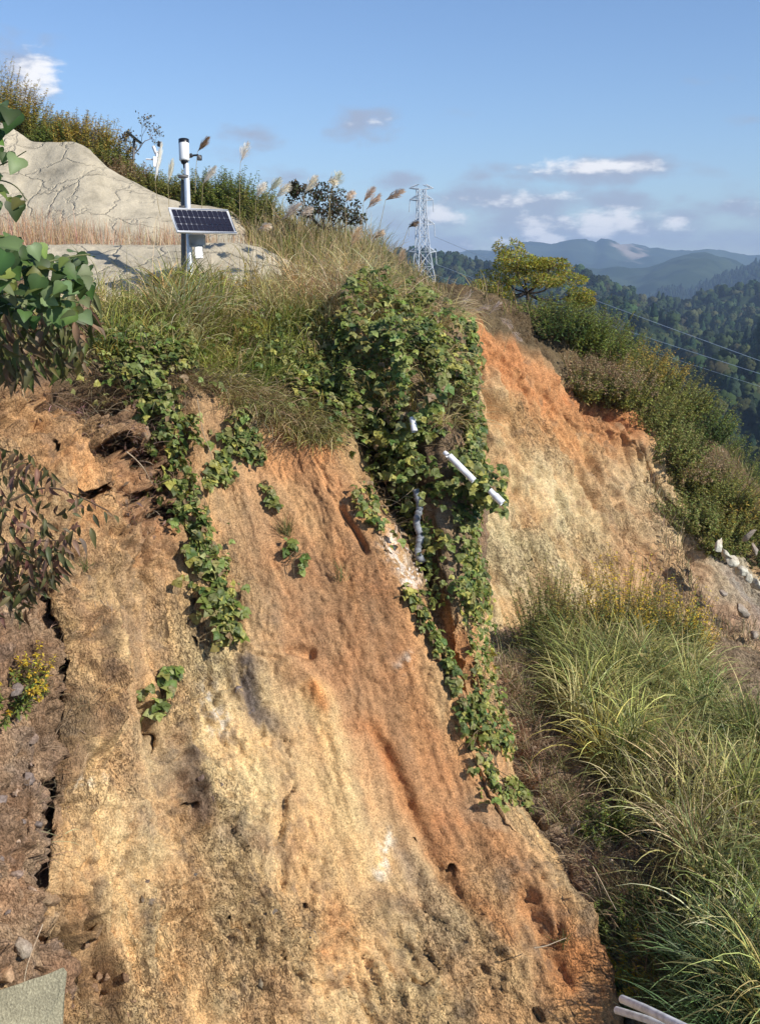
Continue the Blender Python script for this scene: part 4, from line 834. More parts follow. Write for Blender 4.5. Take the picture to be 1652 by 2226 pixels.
# ------------------------------------------------------------------ trees
def tree(name, base, fork, clusters, label, cols, leaf, nleaf, trunk_r, col_bark=(0.10, 0.08, 0.065), flat=0.35, tpl=T_RND, seed=1, pm=0.0, spread=0.5):
    rng = np.random.default_rng(seed); e = empty(name, base); tag(e, label, 'tree'); A1, A2 = Acc(), Acc()
    base = np.asarray(base); fork = np.asarray(fork)
    runner(A2, [base-np.array([0, 0, .2]), base*0.5+fork*0.5+rng.normal(size=3)*0.05, fork], trunk_r, col_bark, 0.03, 10, 8)
    for (c, rr, hh) in clusters:
        c = np.asarray(c); mid = fork*0.45+c*0.55 + np.array([0, 0, -0.12*np.linalg.norm(c-fork)]); runner(A2, [fork, mid, c], trunk_r*0.5, col_bark, 0.05, 10, 5)
        for k in range(5): q = c+rng.normal(size=3)*np.array([rr, rr, hh])*0.6; runner(A2, [mid*0.4+c*0.6, (c+q)/2, q], trunk_r*0.2, col_bark, 0.03, 6, 4)
        n = nleaf; g = rng.normal(size=(n, 3)); g = g/np.maximum(1, np.linalg.norm(g, axis=1, keepdims=True)/1.4); lump = c + g*np.array([rr, rr, hh])
        keep = perlin(lump*2.6+seed) > -0.08; lump = lump[keep]; n = len(lump)
        X_, Y_, Z_ = frames(nrm(np.array([0, 0, flat*3]) + rng.normal(size=(n, 3))*0.8), rng.normal(size=(n, 3)) + (lump-c)*1.5)
        inst(A1, tpl[0], tpl[1], lump, X_, Y_, Z_, leaf*rng.uniform(0.6, 1.3, n), jitcol(cols, n, 0.3)*(1+0.25*perlin(lump*1.3))[:, None], tpl[2])
    A2.build('trunk', M_BARK, e, smooth=True); A1.build('crown', M_LEAF, e); return e
d0 = 31.0; bt = onB(1148, 705); d0 = bt @ FW
tree('tree', bt, P(1146, 640, d0), [(P(u, v, d0+dd), r, hh) for (u, v, dd, r, hh) in ((1095, 600, 0.4, .5, .14), (1060, 622, 0, .4, .12), (1140, 575, 0, .55, .15), (1185, 585, .5, .55, .14), (1215, 608, -.2, .5, .13), (1245, 640, 0.2, .4, .12), (1165, 610, -.5, .5, .12), (1105, 542, .2, .28, .2), (1120, 570, -.2, .4, .2), (1075, 640, -.4, .35, .14), (1200, 572, -.2, .3, .1), (1262, 655, .4, .25, .12), (1040, 655, .3, .25, .12))],
     'spreading tree with yellow green feathery crown on the far ridge', [(0.36, 0.34, 0.055), (0.24, 0.28, 0.055), (0.42, 0.36, 0.06), (0.17, 0.22, 0.05), (0.34, 0.25, 0.06)], 0.08, 1700, 0.055, seed=4, tpl=T_SH)
hb0 = Hs.at(700, 545)[0]; dh = hb0 @ FW
tree('tree', hb0, P(705, 500, dh), [(P(u, v, dh+dd), r, hh) for (u, v, dd, r, hh) in ((655, 425, 0, .2, .13), (690, 415, .2, .24, .12), (725, 425, -.1, .26, .12), (755, 450, .2, .22, .12), (770, 475, 0, .16, .08), (700, 445, -.3, .28, .12), (735, 465, -.2, .22, .1), (665, 455, .2, .2, .1), (640, 410, 0, .08, .1))],
     'small dark leaved tree standing among the pampas plumes on the skyline', [(0.09, 0.085, 0.045), (0.06, 0.075, 0.035), (0.12, 0.085, 0.055)], 0.06, 380, 0.03, seed=9)
hb1 = Hs.at(285, 372)[0]; dh = hb1 @ FW; e = empty('bare_tree', hb1); tag(e, 'nearly bare thin branched tree against the sky above the upper facing', 'tree')
A2, A1 = Acc(), Acc(); tips = []; rg5 = np.random.default_rng(12)
limb(A2, hb1, (0.1, 0, 1), 0.50, 0.028, 5, rg5, (0.16, 0.14, 0.13), 0.8, tips, 0.15, 4, (2, 3), 0.72, 0.4)
limb(A2, hb1+np.array([-.25, 0, 0]), (-0.35, 0, 1), 0.46, 0.02, 4, rg5, (0.16, 0.14, 0.13), 0.7, tips, 0.3, 4, (2, 3), 0.76, 0.35)
tp = np.array([t[0] for t in tips]); tp = np.repeat(tp, 3, 0)+RNG.normal(size=(len(tp)*3, 3))*0.04; X_, Y_, Z_ = frames(rnd_unit(len(tp)), rnd_unit(len(tp)))
inst(A1, T_RND[0], T_RND[1], tp, X_, Y_, Z_, 0.06, jitcol([(0.10, 0.08, 0.06), (0.16, 0.13, 0.07)], len(tp), 0.3)); A2.build('branches', M_BARK, e); A1.build('foliage', M_LEAF, e)

# ------------------------------------------------------------------ shrubs on the upper hillside
upper = [
 (-70, 245, 1.1, 2.0, OLV, GLD, 'shrub', 'tall golden olive shrub cut by the left edge of the photo'),
 (-10, 275, 1.0, 1.9, OLV, GLD, 'shrub', 'golden tipped shrub beside the left edge, highest on the skyline'),
 (45, 292, 0.9, 1.45, OLV, GLD, 'shrub', 'golden shrub one step right of the highest one'),
 (88, 306, 0.8, 1.1, BRT, OLV, 'shrub', 'yellow green low shrub above the crest of the upper facing'),
 (128, 314, 0.7, 0.8, DGRN, BRT, 'shrub', 'low leafy green shrub in the dip of the skyline'),
 (165, 322, 0.7, 1.05, OLV, GLD, 'shrub', 'feathery olive shrub left of the bare tree'),
 (205, 345, 0.8, 1.2, OLV, GLD, 'shrub', 'tall feathery olive shrub just left of the bare tree'),
 (235, 375, 0.65, 0.75, DRYC, OLV, 'shrub', 'grey brown shrub under the bare tree'),
 (268, 400, 0.65, 0.8, DRYC, DRYC, 'shrub', 'dry brown shrub hanging over the upper facing'),
 (305, 418, 0.6, 0.8, DRYC, OLV, 'shrub', 'brown and olive shrub below the small tilted solar panel'),
 (345, 432, 0.6, 0.85, OLV, OLV, 'shrub', 'olive shrub in front of the far weather station'),
 (385, 442, 0.5, 0.7, DRYC, OLV, 'shrub', 'dry grassy shrub behind the white pole'),
 (440, 455, 0.6, 1.0, DGRN, OLV, 'shrub', 'dark green shrub just right of the white pole'),
 (478, 465, 0.6, 1.15, DGRN, BRT, 'shrub', 'spiky green shrub with upright shoots, left one on the skyline'),
 (515, 480, 0.65, 1.2, DGRN, BRT, 'shrub', 'spiky green shrub with the tallest upright shoots'),
 (552, 500, 0.6, 0.95, DGRN, OLV, 'shrub', 'green shrub at the right end of the spiky row'),
 (600, 530, 0.6, 0.7, OLV, DRYC, 'shrub', 'dull olive bush beside the red soil patch'),
 (650, 560, 0.5, 0.6, DRYC, OLV, 'shrub', 'low dry bush left of the dark tree'),
 (760, 575, 0.6, 0.7, DGRN, OLV, 'shrub', 'green bush at the foot of the dark tree'),
 (810, 590, 0.6, 0.6, DGRN, DGRN, 'shrub', 'dark green bush on the skyline right of the dark tree')]
for (u, v, r, hg, lo, hi, nm, lab) in upper:
    bush(Hs.at(u, v)[0], r, hg, 170, lo, hi, lab, group='shrubs on the upper hillside', leaf=0.125, nodes=12, m=5, lean=(0.02, 0.45), curve=0.2)
# dry grass over the hillside and the bench
gh = Acc()
p_, n_, u_ = Hs.pick([(550, 470), (700, 510), (850, 575), (960, 640), (960, 720), (700, 650), (540, 600)], 7500)
blades(gh, p_, RNG.uniform(0.35, 1.0, len(p_))*np.interp(u_[:, 0], [820, 880], [1.0, 0.35]), 0.014, RNG.uniform(0, 6.28, len(p_)), RNG.uniform(0, 0.6, len(p_)), RNG.uniform(0.3, 1.6, len(p_)), jitcol([(0.42, 0.33, 0.16), (0.30, 0.26, 0.10), (0.17, 0.18, 0.05), (0.48, 0.38, 0.22)], len(p_), 0.35), 4)
p_, n_, u_ = Hs.pick([(-60, 524), (560, 545), (560, 562), (-60, 548)], 4200); _k = perlin(p_*1.5)+0.35*np.exp(-((u_[:, 0]-60)/90)**2) > -0.05; p_, n_, u_ = p_[_k], n_[_k], u_[_k]
blades(gh, p_+np.array([0, -.3, 0.0]), RNG.uniform(0.25, 0.8, len(p_))*(0.75+0.4*np.exp(-((u_[:, 0]-60)/110)**2)), 0.011, RNG.uniform(0, 6.28, len(p_)), RNG.uniform(0, 0.3, len(p_)), RNG.uniform(0.0, 0.9, len(p_)), jitcol([(0.52, 0.34, 0.22), (0.46, 0.28, 0.16), (0.60, 0.47, 0.30), (0.55, 0.42, 0.26)], len(p_), 0.3), 4)
tag(gh.build('grass', M_DRY), 'dry straw and reddish grass over the upper hillside and the bench between the facings', 'grass', kind='stuff')

# ------------------------------------------------------------------ terrace grass above the main scar
gt = Acc()
def patch(acc, S, poly, n, L, w, lean, curve, cols, K=5, clump=0, var=0.35, biasaz=None):
    if clump:
        c, nn, _ = S.pick(poly, max(1, n//clump)); k = RNG.integers(0, len(c), n); p = c[k]+RNG.normal(size=(n, 3))*np.array([0.07, 0.07, 0.02]); nn = nn[k]
        lump = RNG.uniform(0.55, 1.3, len(c))[k]; colk = jitcol(cols, len(c), 0.4)[k]*(1+var*0.5*RNG.normal(size=(n, 1)))
    else:
        p, nn, _ = S.pick(poly, n); lump = 1; colk = jitcol(cols, n, var)
    az_ = RNG.uniform(0, 6.283, n)
    out = nrm(nn*np.array([1, 1, 0])+1e-6); az2 = np.arctan2(out[:, 1], out[:, 0]); az_ = np.where(RNG.random(n) < 0.35, az2+RNG.normal(size=n)*0.6, az_)
    blades(acc, p, RNG.uniform(L[0], L[1], n)*lump, w*RNG.uniform(0.6, 1.3, n), az_, RNG.uniform(lean[0], lean[1], n), RNG.uniform(curve[0], curve[1], n), np.clip(colk, 0.01, 0.9), K)
STR = [(0.56, 0.45, 0.23), (0.46, 0.36, 0.17), (0.64, 0.54, 0.32)]; GGR = [(0.15, 0.19, 0.045), (0.20, 0.23, 0.055), (0.11, 0.15, 0.04)]; YG = [(0.42, 0.38, 0.11), (0.32, 0.31, 0.08)]
tpoly = [(190, 610), (400, 600), (600, 600), (740, 595), (840, 605), (900, 680), (950, 700), (1000, 800), (1000, 880), (720, 960), (560, 900), (420, 860), (300, 830), (200, 780)]
patch(gt, A, tpoly, 10000, (0.25, 0.65), 0.015, (0, 0.9), (0.6, 2.4), STR+YG+YG, 6, 12)
patch(gt, A, [(340, 650), (470, 650), (500, 760), (380, 780), (330, 740)], 2600, (0.5, 1.0), 0.022, (0, 0.6), (0.8, 2.2), YG+STR+GGR[:1], 7, 40)
patch(gt, A, [(190, 640), (700, 620), (700, 660), (190, 680)], 420, (0.5, 1.0), 0.013, (0, 0.4), (0.5, 1.8), STR+YG, 7, 6)
patch(gt, A, [(200, 680), (740, 650), (740, 900), (560, 880), (300, 830), (200, 780)], 6500, (0.2, 0.55), 0.020, (0, 1.1), (0.3, 1.8), GGR+YG, 5, 18)
patch(gt, A, [(560, 640), (700, 610), (840, 600), (860, 700), (740, 720), (560, 720)], 3600, (0.4, 0.95), 0.014, (0, 0.7), (0.8, 2.4), STR, 7, 18)
patch(gt, A, [(-480, 620), (0, 660), (190, 660), (190, 800), (0, 790), (-480, 800)], 6500, (0.25, 0.7), 0.015, (0, 0.9), (0.6, 2.2), STR+YG+GGR, 5, 16)
tag(gt.build('grass', M_GRASS), 'mixed green and straw grass on the terrace above the main scar', 'grass', kind='stuff')
gd = Acc()
patch(gd, A, [(420, 850), (560, 880), (720, 920), (730, 985), (640, 975), (560, 940), (430, 890)], 3600, (0.2, 0.55), 0.012, (0.5, 1.5), (1.0, 1.9), [(0.42, 0.33, 0.18), (0.50, 0.41, 0.23), (0.26, 0.21, 0.10), (0.26, 0.26, 0.09), (0.36, 0.34, 0.12)], 6, 16)
patch(gd, A, [(180, 800), (420, 850), (430, 920), (330, 900), (180, 860)], 1500, (0.2, 0.5), 0.009, (0.5, 1.5), (1.0, 1.9), [(0.30, 0.22, 0.12), (0.2, 0.15, 0.09)], 5, 10)
patch(gd, A, [(690, 960), (900, 980), (930, 1180), (860, 1200), (780, 1080)], 900, (0.3, 0.8), 0.008, (0.8, 1.6), (1.0, 1.7), [(0.20, 0.14, 0.08), (0.14, 0.10, 0.06)], 6, 8)
tag(gd.build('dead_grass', M_DRY), 'matted dead grass hanging over the lip of the main scar', 'grass', kind='stuff')
gl = Acc()
p_, n_, u_ = A.pick([(0, 815), (200, 840), (340, 890), (370, 1150), (260, 1190), (190, 1020), (120, 930), (0, 900)], 1500)
_k = perlin(p_*2.2) > -0.15; p_, n_ = p_[_k], n_[_k]; _m = len(p_); X_, Y_, Z_ = frames(nrm(n_+0.8*rnd_unit(_m)), nrm(DOWN+0.9*rnd_unit(_m)))
inst(gl, T_SH[0], T_SH[1], p_+n_*RNG.uniform(0.01, 0.12, (_m, 1)), X_, Y_, Z_, RNG.uniform(0.04, 0.10, _m), jitcol([(0.20, 0.13, 0.09), (0.28, 0.19, 0.12), (0.12, 0.08, 0.06)], _m, 0.4), T_SH[2])
patch(gl, A, [(0, 815), (200, 840), (340, 890), (370, 1150), (260, 1150), (190, 980), (120, 900), (0, 880)], 1300, (0.12, 0.4), 0.007, (0.6, 1.6), (0.8, 1.8), [(0.26, 0.18, 0.12), (0.18, 0.12, 0.08), (0.36, 0.28, 0.19)], 5, 7)
patch(gl, MB, [(60, 1290), (150, 1290), (150, 1600), (110, 1700), (90, 2000), (40, 2000), (50, 1600)], 700, (0.12, 0.4), 0.007, (0.3, 1.5), (0.5, 1.8), [(0.30, 0.22, 0.14), (0.18, 0.13, 0.08), (0.4, 0.32, 0.2)], 5, 5)
patch(gl, A, [(150, 1300), (185, 1420), (180, 1600), (140, 1700), (110, 1900), (90, 1900), (120, 1600), (120, 1400)], 500, (0.12, 0.35), 0.007, (0.9, 1.9), (0.5, 1.5), [(0.30, 0.22, 0.14), (0.18, 0.13, 0.08), (0.4, 0.32, 0.2)], 5, 5)
tag(gl.build('leaf_litter', M_DRY), 'brown dead leaves and fine roots caught in the overhang of the left scar', 'leaf litter', kind='stuff')
ge = Acc()
patch(ge, A, [(930, 640), (990, 680), (1000, 900), (975, 1000), (940, 900), (950, 760)], 1500, (0.25, 0.7), 0.012, (0.4, 1.4), (0.8, 1.9), STR+[(0.25, 0.2, 0.12)], 6, 14)
tag(ge.build('dead_grass', M_DRY), 'dry stalks trailing over the right shoulder of the kudzu mound', 'grass', kind='stuff')
# leafy weeds in the terrace
for (u, v, r, h_, lo, hi, lab) in ((480, 700, .5, .6, DGRN, BRT, 'dark leafy weed clump below the solar panel'), (560, 740, .5, .55, DGRN, GRN, 'dense green weed in the middle of the terrace'), (640, 760, .5, .5, GRN, BRT, 'green weed clump right of the terrace centre'), (420, 770, .4, .5, GRN, BRT, 'yellow green weed above the bare tan slope'),
                                   (530, 640, .3, .75, GRN, YELF, 'tall weed with small yellow spikes in front of the lower facing'), (600, 820, .5, .5, DGRN, BRT, 'weed clump just above the hanging dead grass'), (500, 830, .45, .45, DGRN, GRN, 'low dark weed above the scar lip'), (690, 700, .45, .6, GRN, OLV, 'olive weed beside the kudzu mound'), (300, 720, .45, .6, GRN, BRT, 'bright weed near the big kudzu leaves'), (250, 780, .4, .45, BRT, BRT, 'fresh green weed at the left end of the terrace')):
    bush(A.at(u, v)[0], r, h_, 110, lo, hi, lab, 'weed', 'weed', 'weeds on the terrace', 0.07, 7, 3, 0.6, (0.1, 0.7), 0.5, T_RND)

# ------------------------------------------------------------------ kudzu
LIMR = [(560, 985), (640, 1005), (700, 1020), (850, 1028), (1000, 1032), (1200, 1026), (1300, 1058), (1450, 1082), (1600, 1125), (1750, 1165), (1850, 1190)]
LIMT = [(700, 640), (745, 620), (790, 580), (840, 580), (900, 606), (950, 640), (1000, 668), (1060, 700)]
def prune(p, n, lim=True):
    "keep the vine off the bare scar to its right and low on the crest"
    u, v = proj(p); k = (u < np.interp(v, [a for a, b in LIMR], [b for a, b in LIMR])+26*perlin(p*1.7)+14*perlin(p*5)+8) & (v > np.interp(u, [a for a, b in LIMT], [b for a, b in LIMT])+12*perlin(p*3+7)); return p[k], n[k]
def vine_obj(label, parts, stems, group='kudzu vines'):
    "parts: list of (positions, normals, size, yellow share)"
    allp = np.concatenate([p[0] for p in parts]); e = empty('kudzu_vine', allp.mean(0)); tag(e, label, 'vine', group)
    a1, a2 = Acc(), Acc()
    for (p, n, s, pm) in parts: kudzu(a1, p, n, s, pm=pm)
    for st in stems: runner(a2, st, 0.008, (0.15, 0.11, 0.06), 0.08, 30)
    if not a2.v: a2 = None
    a1.build('foliage', M_LEAF, e)
    if a2: a2.build('stem', M_BARK, e)
    return e
def shell(poly, n, thick, base=0.05, S=A, lump=0.6, jit=1.0, f=1.6):
    p, nn, uv = S.pick(poly, n); t = thick*np.clip(0.55+lump*perlin(p*f+5), 0.05, 1.4); k = RNG.random((n, 1))**0.45
    off = nrm(nn + np.array([0.1, -0.25, 0.35])); keep = (perlin(p*2.8+33) > -0.28) & ((dline(uv[:, 0], uv[:, 1], [(805, 945), (845, 1030), (885, 1130)])[0] > 30) | (RNG.random(n) < 0.12))
    return prune((p + off*(base + t[:, None]*k))[keep], nn[keep])
hump = [(735, 740), (770, 650), (800, 600), (880, 600), (960, 640), (1010, 700), (1030, 800), (1030, 1000), (1010, 1090), (910, 1060), (895, 1010), (800, 975), (745, 940), (715, 880), (715, 790)]
p1, n1 = shell(hump, 11500, 0.75, 0.05, lump=1.3, f=1.3)
p1b, n1b = shell([(800, 780), (1010, 760), (1025, 1000), (900, 1000), (800, 950)], 2500, 0.9, 0.2, lump=1.2)
vine_obj('big mound of kudzu leaves spilling over the rib between the two scars', [(p1, n1, 0.07, 0.04), (p1b, n1b, 0.074, 0.10)], [[P(760, 640, 15.6), P(800, 800, 15), P(840, 980, 15)], [P(900, 640, 15.6), P(930, 900, 15), P(960, 1100, 14.6)]])
rp, rn = shell([(905, 980), (1030, 980), (1030, 1180), (1030, 1330), (975, 1330), (915, 1240), (890, 1180), (905, 1090), (895, 1010)], 4200, 0.40, 0.05, lump=1.3)
r2, rn2 = shell([(990, 1040), (1034, 1040), (1040, 1200), (1010, 1240), (985, 1200)], 500, 0.35, 0.2)
pp = P(RNG.uniform(1030, 1100, 170), 0, 0)*0; uu = RNG.uniform(1020, 1100, 170); vv = 1040+(uu-1020)*0.45+RNG.normal(size=170)*26; pp = P(uu, vv, 13.9+RNG.normal(size=170)*0.15)
vine_obj('kudzu curtain hanging below the mound round the white pipes', [(rp, rn, 0.066, 0.10), (r2, rn2, 0.07, 0.06), (pp, np.tile([0.3, -0.8, 0.4], (170, 1)), 0.085, 0.30)], [[P(900, 1000, 14.2), P(930, 1150, 14), P(980, 1300, 13.6)]])
def strand(label, pts, wd, n, size, pm=0.06, thick=0.22, S=A, drop=0.0):
    "leaves along a trailing stem that lies on the slope"
    n = int(n*1.4); T = np.sort(RNG.random(n)); pts = np.array(pts, float); k = T*(len(pts)-1); i = np.clip(k.astype(int), 0, len(pts)-2); q = pts[i]+(pts[i+1]-pts[i])*(k-i)[:, None]
    size = size*0.72; q = q + RNG.normal(size=(n, 2))*0.82*np.array([wd, wd*0.8])*(0.45+0.75*np.abs(np.sin(T*17)))[:, None]*(1.2-0.5*T)[:, None]
    # nearest surface vertices
    suv = S.uv.reshape(-1, 2); sx = S.X.reshape(-1, 3); sn = S.N.reshape(-1, 3); m = (suv[:, 0] > pts[:, 0].min()-90) & (suv[:, 0] < pts[:, 0].max()+90) & (suv[:, 1] > pts[:, 1].min()-90) & (suv[:, 1] < pts[:, 1].max()+90)
    ii = np.flatnonzero(m)[::3]; P0 = np.zeros((n, 3)); N0 = np.zeros((n, 3))
    for j in range(0, n, 64):
        d = ((suv[ii][None]-q[j:j+64, None])**2).sum(-1); kk = ii[np.argmin(d, 1)]; P0[j:j+64] = sx[kk]; N0[j:j+64] = sn[kk]
    off = thick*RNG.random((n, 1))**0.6
    lp = P0 + nrm(N0+np.array([0.05, -0.2, 0.3]))*(0.03+off) 
    lp, N0l = prune(lp, N0) if pts[:, 0].min() > 850 else (lp, N0)
    kk_ = perlin(lp*4.5) > -0.25; lp, N0l = lp[kk_], N0l[kk_]
    st = []
    for s in range(2):
        jj = np.linspace(0, n-1, 9).astype(int); st.append(P0[jj]+N0[jj]*0.06+RNG.normal(size=(9, 3))*0.04)
    return vine_obj(label, [(lp, N0l, size, pm)], st)
strand('long kudzu strand trailing down the left part of the scar, upper half', [(290, 830), (312, 900), (345, 960), (340, 1030), (368, 1090), (395, 1160), (430, 1220)], 21, 850, 0.095, 0.08, 0.25)
strand('long kudzu strand trailing down the left part of the scar, lower half with yellowing tip', [(420, 1190), (445, 1250), (465, 1310), (478, 1360), (492, 1405)], 18, 560, 0.10, 0.16, 0.22)
strand('kudzu patch covering the left end of the terrace lip', [(210, 740), (260, 790), (320, 850), (370, 870), (260, 850)], 50, 420, 0.09, 0.06, 0.3)
strand('loose kudzu runners with pale leaves crossing the terrace grass', [(300, 720), (360, 790), (300, 800), (400, 830)], 44, 260, 0.095, 0.08, 0.35)
strand('scattered kudzu leaves in the middle of the terrace, over the dead grass', [(520, 760), (600, 800), (680, 820), (640, 880), (700, 900)], 40, 420, 0.09, 0.10, 0.35)
strand('scattered kudzu leaves along the left side of the big mound', [(740, 720), (720, 800), (700, 860), (740, 960)], 26, 300, 0.09, 0.10, 0.3)
strand('short kudzu trail below the dead grass, reaching the tan slope', [(520, 930), (490, 990), (480, 1040), (440, 1060)], 20, 200, 0.09, 0.15, 0.12)
strand('kudzu trail right beside the dead grass', [(540, 940), (550, 980), (560, 1010)], 12, 70, 0.09, 0.08, 0.12)
strand('tiny kudzu trail in the upper middle of the orange face', [(578, 1050), (585, 1085), (600, 1110)], 7, 26, 0.095, 0.05, 0.08)
strand('dark kudzu tuft hanging mid slope on the orange face', [(630, 1180), (645, 1215), (660, 1250)], 9, 36, 0.095, 0.0, 0.08)
strand('small kudzu shoot with two leaf clusters on the left rock edge', [(345, 1560), (345, 1510), (370, 1470), (405, 1455)], 12, 46, 0.12, 0.05, 0.14)
strand('yellow green kudzu line above the dark cavity edge', [(780, 1070), (800, 1120), (825, 1165), (840, 1190)], 9, 90, 0.085, 0.30, 0.14)
strand('sprig of yellow leaves under the pale rubble', [(870, 1280), (890, 1300), (905, 1320)], 7, 34, 0.085, 0.8, 0.1)
strand('kudzu line creeping down the right edge of the main scar, upper half', [(910, 1290), (930, 1360), (970, 1430), (1010, 1520), (1040, 1580)], 9, 300, 0.09, 0.10, 0.12)
strand('kudzu line creeping down the right edge of the main scar, lower half', [(1040, 1580), (1060, 1640), (1090, 1700), (1120, 1740), (1160, 1770)], 8, 150, 0.09, 0.08, 0.12)
strand('kudzu line right of the orange strip, ending in yellow leaves', [(985, 1270), (1020, 1340), (1035, 1420), (1048, 1500), (1066, 1580), (1090, 1640)], 12, 700, 0.085, 0.16, 0.2)
strand('kudzu tuft at the foot of the creeping line', [(1110, 1715), (1130, 1740), (1160, 1780)], 14, 110, 0.10, 0.05, 0.15)
# ------------------------------------------------------------------ left foreground: large kudzu leaves and a drooping shrub
def near_vine(label, spec, stems, cols=GRN, tpl=T_KUD_HI):
    pts = []; a1, a2 = Acc(), Acc()
    for (u0, v0, u1, v1, d, dd, n, s) in spec:
        uu = RNG.uniform(u0, u1, n); vv = RNG.uniform(v0, v1, n); p = P(uu, vv, d+RNG.normal(size=n)*dd); pts.append(p)
        N = nrm(np.array([0.2, -0.65, 0.75])+0.5*rnd_unit(n)); D = nrm(DOWN*0.7+0.8*rnd_unit(n)); X_, Y_, Z_ = frames(N, D)
        inst(a1, tpl[0], tpl[1], p, X_, Y_, Z_, s*RNG.uniform(0.65, 1.2, n), jitcol(cols, n, 0.3), tpl[2])
    e = empty('kudzu_vine', np.concatenate(pts).mean(0)); tag(e, label, 'vine', 'kudzu vines')
    for st, r in stems: runner(a2, st, r, (0.14, 0.15, 0.07), 0.03, 24, 5)
    a1.build('foliage', M_LEAF, e, smooth=True); a2.build('stem', M_BARK, e); return e
NG = [(0.10, 0.15, 0.045), (0.06, 0.11, 0.03), (0.15, 0.20, 0.09), (0.045, 0.075, 0.022), (0.13, 0.16, 0.04)]
near_vine('spray of large round kudzu leaves reaching in at the upper left edge', [(-70, 215, 15, 290, 5.2, .15, 12, .085), (20, 225, 50, 250, 5.1, .1, 3, .09), (-60, 290, 25, 400, 5.3, .15, 14, .075), (35, 310, 60, 345, 5.2, .05, 2, .10), (-50, 390, 40, 460, 5.3, .1, 9, .08), (30, 400, 70, 450, 5.2, .1, 4, .085), (-120, 200, -30, 460, 5.3, .2, 20, .12)],
          [([P(-300, 420, 5.6), P(-60, 330, 5.3), P(40, 240, 5.2)], .006), ([P(-300, 420, 5.6), P(-40, 370, 5.3), P(55, 330, 5.2)], .005), ([P(-300, 420, 5.6), P(-20, 390, 5.3), P(65, 440, 5.2)], .005)], NG)
near_vine('mass of big kudzu leaves bulging in at the left edge below the facings', [(-60, 528, 90, 600, 5.3, .25, 26, .11), (20, 525, 70, 560, 5.1, .1, 4, .125), (60, 548, 200, 640, 5.6, .2, 40, .075), (-60, 590, 130, 680, 5.5, .25, 50, .085), (120, 560, 200, 690, 5.7, .2, 26, .075), (-60, 560, 195, 690, 5.9, .2, 60, .08), (-200, 500, -40, 800, 5.6, .3, 60, .12)],
          [([P(-350, 700, 5.8), P(-60, 620, 5.5), P(100, 570, 5.4), P(200, 560, 5.6)], .009), ([P(-350, 700, 5.8), P(0, 640, 5.5), P(180, 660, 5.7)], .007)], NG)
def droopy(label, spec, stems, cols, leaf, name='shrub'):
    a1, a2 = Acc(), Acc(); pts = []
    for (poly, d, dd, n) in spec:
        us = np.array([q[0] for q in poly]); vs = np.array([q[1] for q in poly]); uu = RNG.uniform(us.min(), us.max(), n*4); vv = RNG.uniform(vs.min(), vs.max(), n*4); m = inpoly(uu, vv, poly); uu, vv = uu[m][:n], vv[m][:n]
        p = P(uu, vv, d+RNG.normal(size=len(uu))*dd); k = perlin(p*3.1) > -0.3; p = p[k]; n2 = len(p); pts.append(p)
        N = nrm(np.array([0.1, -0.8, 0.25])+0.6*rnd_unit(n2)); D = nrm(DOWN*1.0+0.75*rnd_unit(n2)); X_, Y_, Z_ = frames(N, D); inst(a1, T_OVAL[0], T_OVAL[1], p, X_, Y_, Z_, leaf*RNG.uniform(0.6, 1.25, n2), jitcol(cols, n2, 0.3), T_OVAL[2])
    if len(pts) > 1: kz = None
    e = empty(name, np.concatenate(pts).mean(0)); tag(e, label, 'shrub')
    for st, r in stems: runner(a2, st, r, (0.13, 0.09, 0.06), 0.05, 20, 5)
    a1.build('foliage', M_LEAF, e, smooth=True); a2.build('stem', M_BARK, e); return e
droopy('drooping shrub with brownish leaves under the big kudzu leaves', [([(-60, 640), (110, 640), (200, 620), (215, 700), (170, 790), (60, 820), (-60, 800)], 6.6, .3, 520)],
       [([P(-300, 760, 6.6), P(-40, 660, 6.5), P(90, 650, 6.5), P(190, 720, 6.6)], .008), ([P(-300, 760, 6.6), P(0, 700, 6.6), P(120, 760, 6.6)], .007)], [(0.13, 0.13, 0.05), (0.18, 0.13, 0.07), (0.08, 0.10, 0.03), (0.22, 0.15, 0.09)], 0.11)
droopy('drooping shrub with thin brownish purple and green leaves over the left rock face', [([(-60, 990), (60, 1000), (150, 1040), (220, 1090), (250, 1120), (160, 1180), (130, 1260), (60, 1330), (-60, 1340)], 8.0, .5, 330), ([(-40, 960), (60, 980), (130, 1040), (40, 1060), (-40, 1040)], 8.2, .2, 70), ([(0, 1180), (150, 1160), (140, 1240), (60, 1300), (0, 1300)], 7.8, .2, 220)],
       [([P(-300, 1300, 8.2), P(-40, 1120, 8.1), P(100, 1060, 8.1), P(240, 1110, 8.1)], .012), ([P(-300, 1300, 8.2), P(0, 1180, 8), P(150, 1170, 8)], .010), ([P(-300, 1300, 8.2), P(-60, 1060, 8.1), P(80, 990, 8.2)], .008)], PURP, 0.10)
# goldenrod and weeds at the left edge
bush(MB.at(10, 1480)[0]+np.array([0, -.2, 0]), 0.22, 0.62, 26, BRT, YELF, 'leafy goldenrod with yellow flower heads at the left edge', 'goldenrod', 'goldenrod', 'goldenrods', 0.085, 10, 4, 0.72, (0.2, 0.7), 0.5)
bush(MB.at(75, 1440)[0]+np.array([0, -.2, 0]), 0.10, 0.42, 14, BRT, YELF, 'small goldenrod head beside the dark crevice', 'goldenrod', 'goldenrod', 'goldenrods', 0.07, 8, 4, 0.6, (0.1, 0.6), 0.4)
